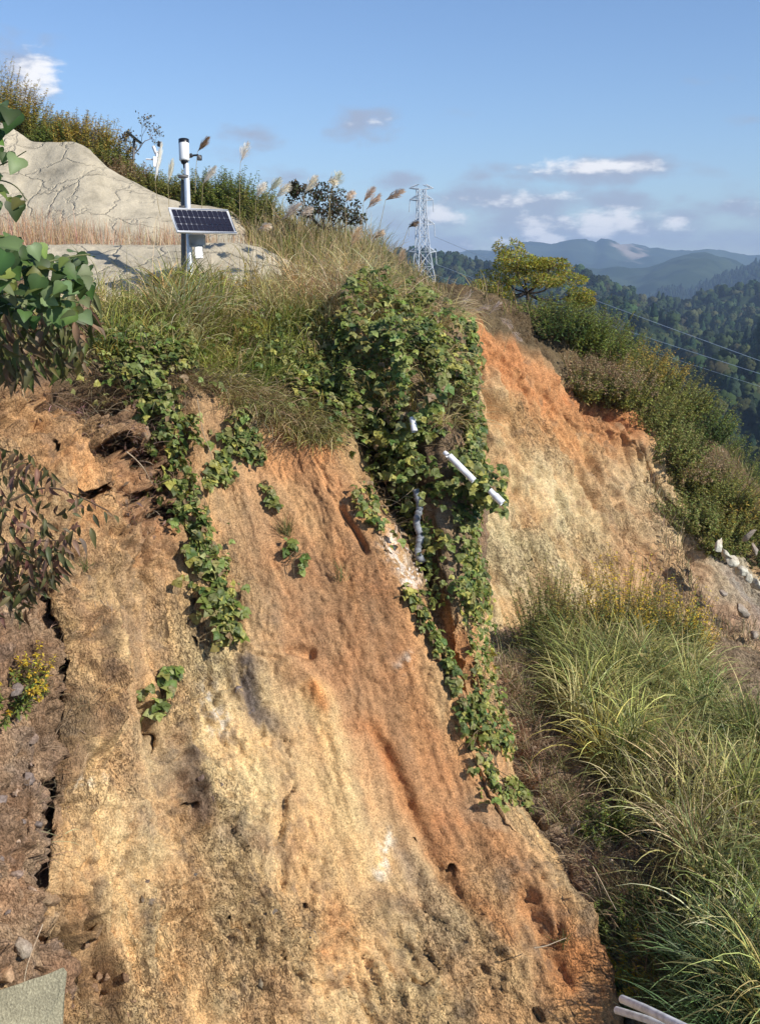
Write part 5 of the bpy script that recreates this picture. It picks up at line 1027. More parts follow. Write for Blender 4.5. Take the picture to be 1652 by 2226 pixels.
# ------------------------------------------------------------------ the gully grass
gg = Acc()
gp = [(1215, 1470), (1320, 1440), (1460, 1480), (1540, 1580), (1660, 1650), (1950, 1720), (1950, 2600), (1680, 2600), (1640, 2320), (1560, 2150), (1500, 2030), (1450, 1930), (1400, 1820), (1310, 1720), (1230, 1600)]
GR1 = [(0.42, 0.41, 0.14), (0.36, 0.35, 0.12), (0.25, 0.265, 0.085), (0.46, 0.42, 0.165), (0.48, 0.40, 0.21), (0.13, 0.155, 0.05), (0.31, 0.295, 0.13)]
patch(gg, G, gp, 32000, (0.55, 1.3), 0.023, (0.0, 0.7), (0.6, 2.5), GR1, 8, 60, 0.9)
patch(gg, G, gp, 9000, (0.5, 1.0), 0.016, (0.2, 1.3), (0.2, 1.2), [(0.50, 0.42, 0.24), (0.40, 0.34, 0.17), (0.34, 0.33, 0.12)], 4, 0, 0.5)
patch(gg, G, [(1500, 2100), (1700, 2100), (1700, 2500), (1560, 2500)], 2200, (0.6, 1.1), 0.020, (0.1, 0.8), (0.8, 2.0), [(0.17, 0.23, 0.10), (0.14, 0.2, 0.08)], 7, 55, 0.3)
for _ in range(1):
    _c, _n, _ = G.pick(gp, 240); _k = RNG.integers(0, 240, 5200); _q = _c[_k]+RNG.normal(size=(5200, 3))*np.array([0.22, 0.22, 0.0])+np.array([0, 0, 1.0])*RNG.uniform(0.1, 0.85, (5200, 1))
    X_, Y_, Z_ = frames(nrm(SUNV+0.9*rnd_unit(5200)), rnd_unit(5200)); inst(gg, T_SH[0], T_SH[1], _q, X_, Y_, Z_, RNG.uniform(0.05, 0.13, 5200), jitcol([(0.13, 0.17, 0.05), (0.2, 0.22, 0.07), (0.3, 0.28, 0.1)], 5200, 0.4), T_SH[2])
tag(gg.build('grass', M_GRASS), 'tall arching green grass filling the gully at the lower right', 'grass', kind='stuff')
gw = Acc()
patch(gw, G, [(1130, 1390), (1420, 1400), (1520, 1470), (1500, 1540), (1180, 1500)], 4500, (0.4, 0.95), 0.014, (0, 0.6), (0.2, 1.3), [(0.24, 0.22, 0.10), (0.34, 0.28, 0.16), (0.15, 0.17, 0.06)], 5, 20)
patch(gw, G, [(1060, 1380), (1180, 1450), (1170, 1620), (1240, 1720), (1340, 1830), (1420, 2010), (1500, 2180), (1420, 2226), (1340, 2080), (1280, 1930), (1180, 1760), (1110, 1600)], 5500, (0.12, 0.45), 0.011, (0.2, 1.3), (0.3, 1.6), [(0.48, 0.37, 0.24), (0.34, 0.26, 0.16), (0.20, 0.22, 0.08), (0.42, 0.34, 0.19)], 4, 12)
patch(gw, G, [(1340, 1960), (1470, 2000), (1640, 2226), (1640, 2300), (1450, 2300), (1380, 2080)], 5500, (0.15, 0.5), 0.015, (0.1, 1.0), (0.3, 1.5), [(0.13, 0.16, 0.05), (0.09, 0.12, 0.04), (0.28, 0.2, 0.11)], 4, 14)
tag(gw.build('dry_grass', M_DRY), 'short dry stalks and weeds on the gully debris', 'grass', kind='stuff')
def onG(u, v): return G.at(u, v)[0]
gold = [(1190, 1440, .35, 1.45, GRN, OLV, 'tall slender goldenrod at the left end of the gully thicket'), (1235, 1440, .4, 1.35, BRT, GLD, 'goldenrod with golden spikes, second from the left in the thicket'), (1290, 1450, .4, 1.2, GRN, OLV, 'dull green goldenrod in front of the pale scar'),
        (1345, 1450, .45, 1.6, BRT, YELF, 'goldenrod with the brightest yellow tops in the thicket'), (1395, 1460, .4, 1.3, GRN, GLD, 'goldenrod to the right of the brightest one'), (1440, 1465, .4, 1.25, DGRN, GRN, 'dark green weed stand in the thicket centre right'), (1470, 1460, .35, 1.3, OLV, YELF, 'goldenrod leaning out at the right end of the thicket'),
        (1325, 1820, .35, .6, BRT, BRT, 'light green weed at the edge of the debris strip'), (1390, 2090, .25, .5, BRT, YELF, 'small yellowing goldenrod above the lowest one'), (1395, 2150, .22, .5, BRT, YELF, 'bushy goldenrod with yellow green plume near the lower pipes'),
        (1470, 2135, .14, .4, BRT, YELF, 'small goldenrod with orange yellow head on bare soil'), (1590, 2226, .14, .45, DGRN, YELF, 'bright yellow star shaped goldenrod at the bottom edge'), (1650, 2190, .2, .5, BRT, YELF, 'goldenrod at the bottom right edge'), (1350, 2020, .3, .45, DGRN, BRT, 'green weed beside the foot of the scar'), (1440, 2010, .35, .5, DGRN, GRN, 'low dark green weed under the grass edge')]
for (u, v, r, h_, lo, hi, lab) in gold:
    nm = 'weed' if 'weed' in lab else 'goldenrod'
    bush(onG(u, v), r, h_*(1.4 if v < 1500 else 1.1), int(110 if v < 1500 else 44), lo, hi, lab, nm, nm, 'goldenrods' if nm != 'weed' else 'weeds in the gully', 0.10, 13, 5, 0.72, (0.0, 0.3), 0.2)
# scattered dry tufts on the face
for (u, v, n, L, lab) in ((620, 1160, 60, .35, 'spiky green tuft in the middle of the orange face'), (745, 1265, 26, .28, 'grass tuft under the cavity edge'), (1225, 2050, 34, .22, 'small olive tuft low on the scar'), (185, 1240, 30, .25, 'dry tuft beside the drooping brownish purple shrub'), (435, 1130, 22, .2, 'dry tuft beside the long kudzu strand')):
    a1 = Acc(); b, nn = A.at(u, v); q = b+RNG.normal(size=(n, 3))*0.03
    blades(a1, q, RNG.uniform(0.5, 1.1, n)*L, 0.009, RNG.uniform(0, 6.28, n), RNG.uniform(0, 0.9, n), RNG.uniform(0.1, 0.9, n), jitcol([(0.16, 0.17, 0.06), (0.3, 0.25, 0.12), (0.09, 0.12, 0.04)], n, 0.3), 4)
    tag(a1.build('grass_tuft', M_GRASS, None, False, b), lab, 'grass tuft', 'tufts on the bare slope')
# ------------------------------------------------------------------ pampas plumes
M_PLUME = leafmat('plume', 0.5, 0.8, 0.1)
def pampas(base, start, tip, label, col=(0.72, 0.65, 0.55), fat=0.06, n=110, grp='pampas grass plumes'):
    base, start, tip = [np.asarray(q, float) for q in (base, start, tip)]; e = empty('pampas_grass', base); tag(e, label, 'pampas grass', grp)
    a2 = Acc(); mid = base*0.5+start*0.5+np.array([0, 0, 0.12*np.linalg.norm(start-base)]) if False else (base+start)/2 + (start-base)[[0, 1, 2]]*0 
    runner(a2, [base, mid-0.06*(tip-start), start], 0.006, (0.42, 0.34, 0.18), 0.0, 12, 4); Q = runner(a2, [start, (start+tip)/2+np.array([0, 0, 0.03]), tip], 0.004, (0.45, 0.36, 0.22), 0, 8, 4)
    a2.build('stem', M_DRY, e); a1 = Acc(); ax = nrm(tip-start); L = np.linalg.norm(tip-start)
    for k in range(n):
        t = RNG.random()**0.8*0.85; q = start+(tip-start)*t; o = nrm(RNG.normal(size=3)); o = nrm(o-np.dot(o, ax)*ax); f = 1.35*fat*(0.5+1.1*math.sin(math.pi*min(1, t+0.15)))*RNG.uniform(0.4, 1.1)
        l = L*(0.42*(1-t)+0.16); pts = [q, q+ax*l*0.5+o*f*0.8, q+ax*l+o*f+DOWN*0.03*RNG.random()]
        s = nrm(np.cross(ax, o)); w_ = 0.006
        V_ = []
        for i, pt in enumerate(pts): ww = w_*(0.6, 1.0, 0.15)[i]; V_ += [pt-s*ww, pt+s*ww]
        c = np.array(col)*RNG.uniform(0.95, 1.35)
        a1.add(V_, [(0, 1, 3, 2), (2, 3, 5, 4)], np.clip(c, 0, 0.9))
    a1.build('plume', M_PLUME, e); return e
pl = [((560, 600, 18.6), (556, 430), (578, 396), 'white pampas plume at the right end of the spiky green shrubs', (0.75, 0.7, 0.62), .05),
      ((655, 610, 18.4), (662, 420), (690, 380), 'tall white pampas plume on the left of the dark tree, above its crown', (0.75, 0.7, 0.6), .05),
      ((735, 620, 18.2), (712, 395), (733, 392), 'small pampas plume bent flat over the dark tree crown', (0.7, 0.66, 0.56), .05),
      ((540, 620, 17.9), (560, 500), (590, 488), 'pampas plume bowed low beside the red soil patch', (0.7, 0.62, 0.5), .04),
      ((820, 640, 17.8), (812, 520), (835, 500), 'straw pampas plume below the three bowed ones', (0.6, 0.52, 0.4), .04),
      ((425, 420, 18.3), (430, 330), (455, 297), 'brown pampas plume leaning over the arm of the white gauge', (0.36, 0.26, 0.17), .035),
      ((522, 480, 20), (523, 355), (540, 308), 'lone white pampas plume standing tallest against the sky', (0.8, 0.74, 0.66), .06),
      ((700, 590, 18.5), (722, 410), (742, 372), 'silvery pampas plume above the dark tree', (0.6, 0.6, 0.5), .07),
      ((790, 560, 19), (790, 440), (815, 405), 'upper of the two close pampas plumes right of the dark tree', (0.62, 0.52, 0.42), .045),
      ((795, 575, 19), (797, 455), (828, 422), 'lower of the two close pampas plumes right of the dark tree', (0.62, 0.52, 0.42), .045),
      ((810, 590, 18.6), (838, 435), (880, 412), 'pampas plume leaning farthest right toward the pylon top', (0.58, 0.48, 0.38), .045),
      ((850, 610, 18.4), (888, 494), (910, 482), 'thin dark pampas plume crossing the pylon', (0.34, 0.27, 0.2), .025),
      ((760, 590, 18.8), (750, 440), (772, 415), 'pale pampas plume touching the dark tree crown', (0.68, 0.6, 0.5), .045),
      ((590, 600, 18.3), (600, 430), (632, 398), 'white pampas plume left of the dark tree', (0.75, 0.7, 0.6), .05),
      ((570, 600, 18.6), (582, 420), (612, 385), 'faint pampas plume beside the spiky shrubs', (0.6, 0.6, 0.5), .045),
      ((620, 620, 18), (610, 480), (655, 440), 'arching pampas plume over the dry grass', (0.6, 0.54, 0.46), .05),
      ((640, 620, 18), (650, 470), (680, 450), 'drooping pampas plume in front of the dark tree', (0.62, 0.56, 0.48), .045),
      ((350, 470, 19.8), (338, 395), (352, 312), 'white pampas plume in front of the far weather station', (0.82, 0.78, 0.7), .03),
      ((370, 470, 19.8), (366, 400), (376, 345), 'slim pampas plume just left of the white pole', (0.7, 0.68, 0.6), .03),
      ((440, 490, 19.8), (442, 400), (470, 360), 'pale pampas plume just right of the white pole', (0.72, 0.68, 0.6), .04),
      ((745, 640, 17.8), (760, 540), (785, 492), 'cream pampas plume rising from straw leaves on the ridge', (0.66, 0.55, 0.38), .05),
      ((870, 650, 18.2), (865, 580), (880, 540), 'short pampas plume at the foot of the pylon', (0.6, 0.5, 0.36), .035)]
for (b_, s_, t_, lab, c_, f_) in pl:
    d = b_[2]; pampas(P(*b_), P(s_[0], s_[1], d), P(t_[0], t_[1], d-0.1), lab, c_, f_)
for i, (u, v, du, dv, lab) in enumerate(((1060, 700, 30, -30, 'grey plume arching left of the yellow leaved tree'), (1085, 705, 28, 22, 'grey plume drooping over the orange bank, left one'), (1110, 735, 24, 20, 'grey plume drooping over the orange bank, lowest'), (1030, 690, 36, -10, 'grey plume bent to the right at the scar top'), (1000, 690, 25, -45, 'plume between the kudzu mound and the orange bank'))):
    pampas(P(u-15, v+30, 22.5), P(u, v-15, 22.4), P(u+du, v+dv-15, 22.3), lab, (0.5, 0.43, 0.36), .05, 40)
# ------------------------------------------------------------------ weather station on the terrace
def cyl(acc, p0, p1, r, col, sides=20): tube(acc, [p0, p1], r, col, sides, True)
d = 18.0
base = P(414, 600, d); e = empty('weather_station', base); tag(e, 'white pole weather station with cylindrical gauge and tilted solar panel', 'weather station')
WT = (0.85, 0.85, 0.84)
a = Acc(); cyl(a, P(415, 612, d), P(405.5, 356, d), 0.047, WT, 16); a.build('pole', M_GALV, e, True)
a = Acc(); tube(a, [P(400, 606, d+0.12), P(399, 392, d+0.12)], 0.042, (0.2, 0.2, 0.2), 10); a.build('support_post', M_DARKST, e)
a = Acc(); box(a, P(400, 384, d+0.02), 0.17, 0.16, 0.05, (0, 0, 0)); a.build('bracket', M_BLACK, e)
a = Acc(); box(a, P(402, 450, d+.04), 0.17, 0.12, 0.04, (0, 0, 0)); a.build('bracket', M_BLACK, e)
g0, g1 = P(401.5, 350, d-0.02), P(400, 306, d-0.02); r = 0.084
a = Acc(); axd = nrm(g1-g0)
tube(a, [g0, g0+axd*0.012, g0+axd*0.02, g1-axd*0.045, g1-axd*0.04], [r*0.8, r*0.97, r, r, r*0.98], WT, 28); go = a.build('rain_gauge', M_WHITE, e, True)
a = Acc(); tube(a, [g1-axd*0.045, g1+axd*0.02, g1+axd*0.024], [r*1.02, r*1.02, r*0.85], (0, 0, 0), 28); a.build('gauge_rim', M_BLACK, go)
a = Acc(); tube(a, [g0+axd*0.002, g0-axd*0.035, g0-axd*0.06, g0-axd*0.12], [r*0.72, r*0.66, r*0.3, r*0.26], (0, 0, 0), 20); a.build('funnel', M_BLACK, go)
a = Acc(); tube(a, [P(407, 346, d), P(418, 338, d), P(432, 337, d)], 0.016, (0, 0, 0), 8); box(a, P(434, 343, d), 0.075, 0.07, 0.085, (0, 0, 0)); a.build('sensor_arm', M_BLACK, e)
a = Acc(); tube(a, [P(414, 335, d), P(418, 341, d)], 0.028, (0, 0, 0), 10); a.build('knuckle', M_BLACK, e)
# solar panel: a real rectangle, tilted and turned
psi, tau = math.radians(35), math.radians(52); wv = np.array([math.cos(psi), math.sin(psi), 0]); sv = np.array([math.sin(psi)*math.cos(tau), -math.cos(psi)*math.cos(tau), -math.sin(tau)])
nv = nrm(np.cross(sv, wv)); nv = nv if nv[1] < 0 else -nv
TL = P(366, 452, 17.55); Wd, Ln = 1.06, 0.50; cen = TL+wv*Wd/2+sv*Ln/2
sp = empty('solar_panel', cen); sp.parent = e; sp.location = tuple(cen-base)
def build_in(acc, name, mat, par, smooth=False):
    o = acc.build(name, mat, None, smooth); o.data.transform(mathutils.Matrix.Translation(tuple(-cen))); o.parent = par; return o
ax3 = np.array([wv, sv, nv]); fr = 0.036
a = Acc()
box(a, cen-sv*(Ln-fr)/2, Wd, fr, 0.035, WT, ax3); box(a, cen+sv*(Ln-fr)/2, Wd, fr, 0.035, WT, ax3); box(a, cen-wv*(Wd-fr)/2, fr, Ln-2*fr, 0.033, WT, ax3); box(a, cen+wv*(Wd-fr)/2, fr, Ln-2*fr, 0.033, WT, ax3)
build_in(a, 'frame', M_WHITE, sp)
mp, tp_, bp_, op_ = mat_new('solar_cell'); bp_.inputs['Base Color'].default_value = (0.006, 0.006, 0.018, 1); bp_.inputs['Roughness'].default_value = 0.4; bp_.inputs['Specular IOR Level'].default_value = 0.3
a = Acc(); iw, il = Wd-2*fr, Ln-2*fr; cw, cl = iw/11, il/3
for i in range(11):
    for j in range(3):
        c = cen+wv*(-iw/2+cw*(i+.5))+sv*(-il/2+cl*(j+.5))+nv*0.008
        x, y = cw*0.46, cl*0.475; k = 0.25*x; q = [(-x+k, -y), (x-k, -y), (x, -y+k), (x, y-k), (x-k, y), (-x+k, y), (-x, y-k), (-x, -y+k)]
        a.add([c+wv*u_+sv*v_ for u_, v_ in q], [list(range(8))[::-1]], (0, 0, 0))
build_in(a, 'cells', mp, sp)
a = Acc(); box(a, cen-nv*0.004, iw, il, 0.012, (0.6, 0.6, 0.65), ax3); build_in(a, 'backing', plain('cell_backing', (0.62, 0.62, 0.68), 0.4, dirt=0.03), sp)
a = Acc(); box(a, P(430, 523, d-0.02), 0.25, 0.16, 0.20, (0, 0, 0)); tube(a, [cen-nv*0.02, P(412, 500, d)], 0.02, (0, 0, 0), 8); a.build('control_box', M_GREYBOX, e)
a = Acc(); box(a, P(433, 549, d-0.05), 0.13, 0.09, 0.19, WT); a.build('logger_box', M_WHITE, e)
# far station behind the shrubs
d = 27.5; b2 = Hs.at(342, 425)[0]; d = b2 @ FW
e = empty('weather_station', b2); tag(e, 'distant weather station with white sensors half hidden by shrubs above the upper facing', 'weather station')
a = Acc(); cyl(a, b2, P(341, 330, d), 0.045, WT, 12); a.build('pole', M_GALV, e, True)
a = Acc(); box(a, P(339, 352, d), 0.14, 0.12, 0.30, WT); a.build('logger_box', M_WHITE, e)
a = Acc(); tube(a, [P(334, 318, d), P(339, 332, d), P(352, 330, d)], 0.05, WT, 8); tube(a, [P(318, 346, d), P(340, 347, d)], 0.022, WT, 8); a.build('sensor_arm', M_WHITE, e)
a = Acc(); tube(a, [P(348, 309, d), P(348, 318, d)], 0.07, (0, 0, 0), 14); a.build('sensor_cap', M_BLACK, e)
b3 = Hs.at(293, 392)[0]; d = b3 @ FW
e = empty('solar_panel', b3); tag(e, 'small dark tilted solar panel on a post beside the bare tree', 'solar panel')
a = Acc(); cyl(a, b3, P(292, 303, d), 0.03, WT, 10); a.build('post', M_DARKST, e)
A3 = np.array([nrm(np.array([0.75, 0.3, -0.62])), nrm(np.array([0.35, -0.93, -0.1])), [0, 0, 0]]); A3[2] = np.cross(A3[0], A3[1]); A3[1] = np.cross(A3[2], A3[0])
a = Acc(); box(a, P(292, 299, d-0.05), 0.42, 0.36, 0.03, (0.03, 0.04, 0.05), A3); a.build('panel', plain('dark_panel', (0.02, 0.035, 0.045), 0.3), e)

# ------------------------------------------------------------------ transmission tower and its wires
dT = 400.0; px = dT/FPX; gb = P(921, 690, dT); e = empty('transmission_tower', gb); tag(e, 'white steel lattice pylon behind the ridge on the skyline', 'pylon')
leg = Acc(); brc = Acc(); TC_ = (0.7, 0.72, 0.74)
lv = [(690, 30), (650, 25), (612, 20.5), (580, 16.5), (548, 13), (515, 11), (486, 9.5), (458, 8.5), (432, 8), (412, 8)]      # screen row, half width
cx = lambda v: 921-(690-v)*0.02
def corner(k, v, hw):
    c = P(cx(v), v, dT); s = [(-1, -1), (1, -1), (1, 1), (-1, 1)][k]; q = math.radians(20); x, y = s[0]*hw*px, s[1]*hw*px
    return c+np.array([x*math.cos(q)-y*math.sin(q), x*math.sin(q)+y*math.cos(q), 0])
for k in range(4): tube(leg, [corner(k, v, h) for v, h in lv], 0.20, TC_, 5)
for i in range(len(lv)-1):
    for k in range(4):
        k2 = (k+1) % 4; a0, a1_ = corner(k, *lv[i]), corner(k2, *lv[i]); c0, c1_ = corner(k, *lv[i+1]), corner(k2, *lv[i+1])
        tube(brc, [a0, c1_], 0.12, TC_, 4); tube(brc, [a1_, c0], 0.12, TC_, 4); tube(brc, [c0, c1_], 0.09, TC_, 4)
leg.build('legs', M_TOWER, e); brc.build('bracing', M_TOWER, e)
arm_tips = []
for (v, vt, half) in ((411, 405, 26), (436, 428, 25), (489, 479, 27), (549, 538, 29)):
    a = Acc()
    for s in (-1, 1):
        tip = P(cx(v)+s*half, v-2, dT); tipu = tip
        for k in ((0, 3) if s < 0 else (1, 2)):
            r0, r1 = corner(k, v, np.interp(v, [l[0] for l in lv[::-1]], [l[1] for l in lv[::-1]])), corner(k, vt-4, 8)
            tube(a, [r0, tip], 0.19, TC_, 4); tube(a, [r1, tip], 0.17, TC_, 4)
            for f in (0.33, 0.66): tube(a, [r0*(1-f)+tip*f, r1*(1-f+0.2)+tip*(f-0.2)], 0.08, TC_, 4)
        arm_tips.append((tip, v))
    a.build('cross_arm', M_TOWER, e)
ends = []
for (tip, v) in arm_tips:
    if v == 411: ends.append(tip); continue
    a = Acc(); n = 9; L = 4.4
    for i in range(n): z = -L*(i+0.5)/n; c = tip+np.array([0.3*(1 if tip[0] > gb[0] else -1)*i/n, 0, z]); tube(a, [c+np.array([0, 0, .22]), c, c-np.array([0, 0, .22])], [0.08, 0.26, 0.08], TC_, 6)
    a.build('insulator', M_TOWER, e); ends.append(tip+np.array([0, 0, -L]))
M_WIRE = plain('wire', (0.62, 0.66, 0.66), 0.6, 0, 0.05, 0.2)
def wire(p0, p1, sag, label, r=0.06):
    a = Acc(); t = np.linspace(0, 1, 50)[:, None]; q = p0*(1-t)+p1*t; q[:, 2] -= (4*sag*(t*(1-t)))[:, 0]; rad = np.interp(t[:, 0], [0, 1], [r*1.3, r*0.8]); tube(a, q, rad, (0.7, 0.7, 0.7), 5)
    o = a.build('power_line', M_WIRE); tag(o, label, 'power line', 'power lines from the pylon'); return o
# ends order: [411L,411R,436L,436R,489L,489R,549L,549R]
wire(ends[5], P(1700, 802, 150), 0.6, 'upper of the two bright power lines crossing the forest to the right edge')
wire(ends[7], P(1700, 828, 156), 0.6, 'lower of the two bright power lines crossing the forest')
wire(ends[6], P(1720, 862, 170), 1, 'faint power line running from the lower arm down across the forest', 0.035)
wire(ends[2], P(300, 160, 560), 4, 'thin power line leaving the upper arm behind the hill to the left', 0.02) if False else None

# ------------------------------------------------------------------ white pipes
def pipe(pts, r, label, mat=M_PVC, hollow=True, name='drain_pipe', grp='white drain pipes'):
    a = Acc(); pts = [np.asarray(p, float) for p in pts]; tube(a, pts, r, (0.85, 0.85, 0.85), 20, not hollow)
    if hollow:
        tube(a, pts, r*0.86, (0.5, 0.5, 0.5), 20, False)
        for p, q in ((pts[0], pts[1]), (pts[-1], pts[-2])):
            t_ = nrm(q-p); x = nrm(np.cross(t_, [0, 0, 1.0])); y = np.cross(t_, x); an = np.linspace(0, 2*math.pi, 20, endpoint=False); c_ = np.cos(an)[:, None]*x+np.sin(an)[:, None]*y
            a.add(np.concatenate([p+r*c_, p+r*0.86*c_]), [(i, (i+1) % 20, 20+(i+1) % 20, 20+i) for i in range(20)], (0.8, 0.8, 0.8))
    c = np.mean(pts, 0); o = a.build(name, mat, None, True, c); tag(o, label, 'pipe', grp); return o
pipe([P(976, 991, 13.35), P(1030, 1045, 13.3)], 0.041, 'longest white pipe sticking out of the kudzu mound')
pipe([P(966, 984, 13.45), P(973, 990, 13.42)], 0.030, 'short white pipe stub just above the longest pipe')
p0 = P(1064, 1066, 13.3); p1 = P(1092, 1094, 13.25); pipe([p0, p0*0.55+p1*0.45], 0.036, 'narrow middle white pipe piece right of the longest pipe'); pipe([p0*0.6+p1*0.4, p1], 0.045, 'white pipe socket at the right tip of the row')
pipe([P(896, 908, 13.85), P(901, 938, 13.8)], 0.040, 'short upright white pipe in the middle of the kudzu mound')
pipe([P(1352, 2172, 10.6), P(1400, 2192, 10.2), P(1462, 2222, 9.8), P(1560, 2268, 9.3)], 0.040, 'upper bright white pipe at the bottom edge of the scar')
pipe([P(1340, 2196, 10.7), P(1400, 2214, 10.3), P(1480, 2244, 9.9)], 0.036, 'lower shaded white pipe at the bottom edge of the scar')
# crumpled grey drain hose hanging below the mound
hp = [P(903, 1065, 14.0), P(912, 1100, 13.95), P(905, 1135, 13.9), P(913, 1165, 13.85), P(908, 1200, 13.8), P(918, 1222, 13.75)]
t = np.linspace(0, 5, 90); Q = crv(np.array(hp)[:, None, :], t)[:, 0]; rad = 0.045*(1+0.10*np.sin(t*23)+0.2*fbm(np.stack([t*3, t*0, t*0], -1), 3))
a = Acc(); tube(a, Q, rad, (0.6, 0.62, 0.66), 12); tag(a.build('drain_hose', plain('grey_hose', (0.24, 0.26, 0.29), 0.7, 0, 0.3, 12), None, True, Q.mean(0)), 'crumpled grey hose hanging in the shadow below the kudzu mound', 'hose')
# torn root and sticks by the cavity
for (pts, r, lab) in (([P(770, 1120, 13.3), P(800, 1090, 13.6), P(850, 1100, 13.9), P(900, 1060, 14)], .004, 'thin bare root arching inside the dark cavity'), ([P(820, 1190, 13.3), P(860, 1180, 13.4), P(895, 1200, 13.5), P(885, 1240, 13.4)], .004, 'pale curved root end above the rubble'), ([P(430, 870, 12.8), P(440, 930, 12.9), P(455, 980, 13), P(460, 1000, 13.1)], .006, 'thin straight straw hanging over the tan slope'), ([P(275, 985, 11.5), P(310, 1015, 11.7), P(335, 1050, 12)], .008, 'bare twig across the dark hollow'),
                      ([P(1300, 1500, 13), P(1240, 1600, 13), P(1180, 1700, 13)], .006, 'x'), ([P(1290, 1880, 12.2), P(1310, 1920, 12.2), P(1340, 1980, 12.1)], .008, 'long pale stick lying at the foot of the scar'), ([P(1160, 2060, 11.2), P(1195, 2052, 11.2), P(1235, 2038, 11.2)], .008, 'dark twig lying low on the scar'),
                      ([P(92, 2010, 8.6), P(60, 2100, 8.4), P(52, 2190, 8.2)], .006, 'thin pale stalk above the concrete block')):
    if lab == 'x': continue
    a = Acc(); runner(a, pts, r, (0.42, 0.33, 0.23), 0.04, 20, 5); tag(a.build('twig', M_BARK, None, True, np.mean(pts, 0)), lab, 'twig')
# ------------------------------------------------------------------ stones
def stone(c, size, label, col, seed, ax=(1, 1, 1), name='rock', grp=None, sink=0.35, n=None, mat=None):
    import bmesh
    bm = bmesh.new(); bmesh.ops.create_icosphere(bm, subdivisions=3, radius=1.0); V_ = np.array([v.co[:] for v in bm.verts]); F_ = np.array([[v.index for v in f.verts] for f in bm.faces]); bm.free()
    r = np.random.default_rng(seed)
    for k in range(16):                                            # chop facets
        nn = nrm(r.normal(size=3)); lim = r.uniform(0.42, 0.8); dd = V_ @ nn; V_ = V_ - np.maximum(0, dd-lim)[:, None]*nn
    V_ = V_*(1+0.16*fbm(V_*2.5+seed, 4, g=0.65))[:, None]; V_ = V_*np.array(ax)*size
    R = nrm(r.normal(size=(3, 3))); Qm, _ = np.linalg.qr(R); 
    V_ = V_ if mat == 'noturn' else V_ @ Qm
    a = Acc(); a.add(V_+c - (0 if n is None else n*size*sink), F_, np.array(col)*(1+0.15*fbm(V_*6/max(size, .1), 3))[:, None]); o = a.build(name, M_STONE, None, False, c); tag(o, label, 'rock', grp); return o
dk_ = (0.11, 0.095, 0.085)
for i, (u, v, s, col, lab) in enumerate(((885, 1858, .17, dk_, 'grey square rock beside the pale streak on the lower scar'), (900, 1895, .10, (0.15, 0.11, 0.10), 'dark rock just below the grey square one'), (583, 2000, .10, (0.13, 0.11, 0.09), 'dark angular stone set in the lower tan face'), (680, 2040, .08, (0.10, 0.10, 0.11), 'small slate grey stone right of the dark angular one'), (323, 1955, .12, (0.18, 0.14, 0.10), 'brownish stone near the lower left of the face'), (323, 1920, .09, (0.14, 0.11, 0.09), 'small stone stacked over the brownish one'),
        (425, 1895, .06, dk_, 'tiny dark stone between the two stone groups'), (550, 1540, .15, (0.14, 0.115, 0.105), 'large dark grey rock outcrop in the upper tan face'), (530, 1490, .14, (0.16, 0.13, 0.12), 'dark rock above the large outcrop'), (425, 1700, .12, (0.15, 0.105, 0.085), 'brown black rock under the kudzu shoot'), (440, 1760, .10, (0.14, 0.10, 0.08), 'dark rock wedge below the brown black one'), (285, 970, .10, (0.30, 0.2, 0.13), 'tan boulder bulging under the terrace kudzu'), (230, 925, .09, (0.17, 0.11, 0.08), 'brown boulder in the overhang shadow'), (185, 900, .09, (0.20, 0.13, 0.10), 'reddish boulder left in the overhang shadow'),
        (310, 1180, .08, (0.24, 0.15, 0.10), 'brown boulder left of the long kudzu strand'), (270, 1120, .08, (0.2, 0.13, 0.09), 'dark boulder in the shade left of the long kudzu strand'), (560, 2140, .12, (0.2, 0.16, 0.11), 'weathered stone low in the middle of the face'), (400, 2195, .09, (0.15, 0.13, 0.1), 'stone near the bottom edge right of the brown rubble'), (480, 1710, .10, (0.2, 0.16, 0.13), 'grey stone beside the brown black rock'), (1205, 1945, .05, (0.14, 0.1, 0.09), 'small dark stone near the right edge of the scar'))):
    c, n = A.at(u, v); stone(c, s, lab, col, i+1, (1, 0.8, 0.7), 'rock', 'rocks set in the main scar', 0.6, n)
# loose rubble left of the crevice: individually placed stones
k = 0
for (poly, n, smin, smax, cols, where) in (([(0, 1500), (85, 1520), (80, 1700), (75, 1950), (0, 2080)], 46, .03, .10, [(0.26, 0.19, 0.15), (0.2, 0.16, 0.14), (0.34, 0.24, 0.17)], 'stone in the rubble left of the dark crevice'),
                                           ([(160, 2010), (240, 2010), (330, 2226), (160, 2226)], 34, .03, .09, [(0.24, 0.15, 0.09), (0.2, 0.12, 0.07)], 'brown stone in the crumbled strip right of the concrete block'),
                                           ([(840, 1180), (900, 1210), (915, 1270), (870, 1260)], 40, .02, .05, [(0.6, 0.52, 0.44), (0.5, 0.42, 0.35)], 'pale chip in the rubble below the cavity')):
    p_, n_, u_ = (MB if 'left of' in where else A).pick(poly, n)
    for i in range(n):
        k += 1; s = RNG.uniform(smin, smax)**1.0; stone(p_[i], s, where, cols[i % len(cols)], 100+k, (1, 0.75, 0.6), 'stone', where.replace('stone in', 'stones in').replace('chip in', 'chips in'), 0.1, n_[i])
pebg = [(1130, 1560), (1240, 1720), (1350, 1900), (1420, 2080), (1500, 2226), (1400, 2226), (1330, 2080), (1260, 1900), (1160, 1740)]
p_, n_, u_ = G.pick(pebg, 110)
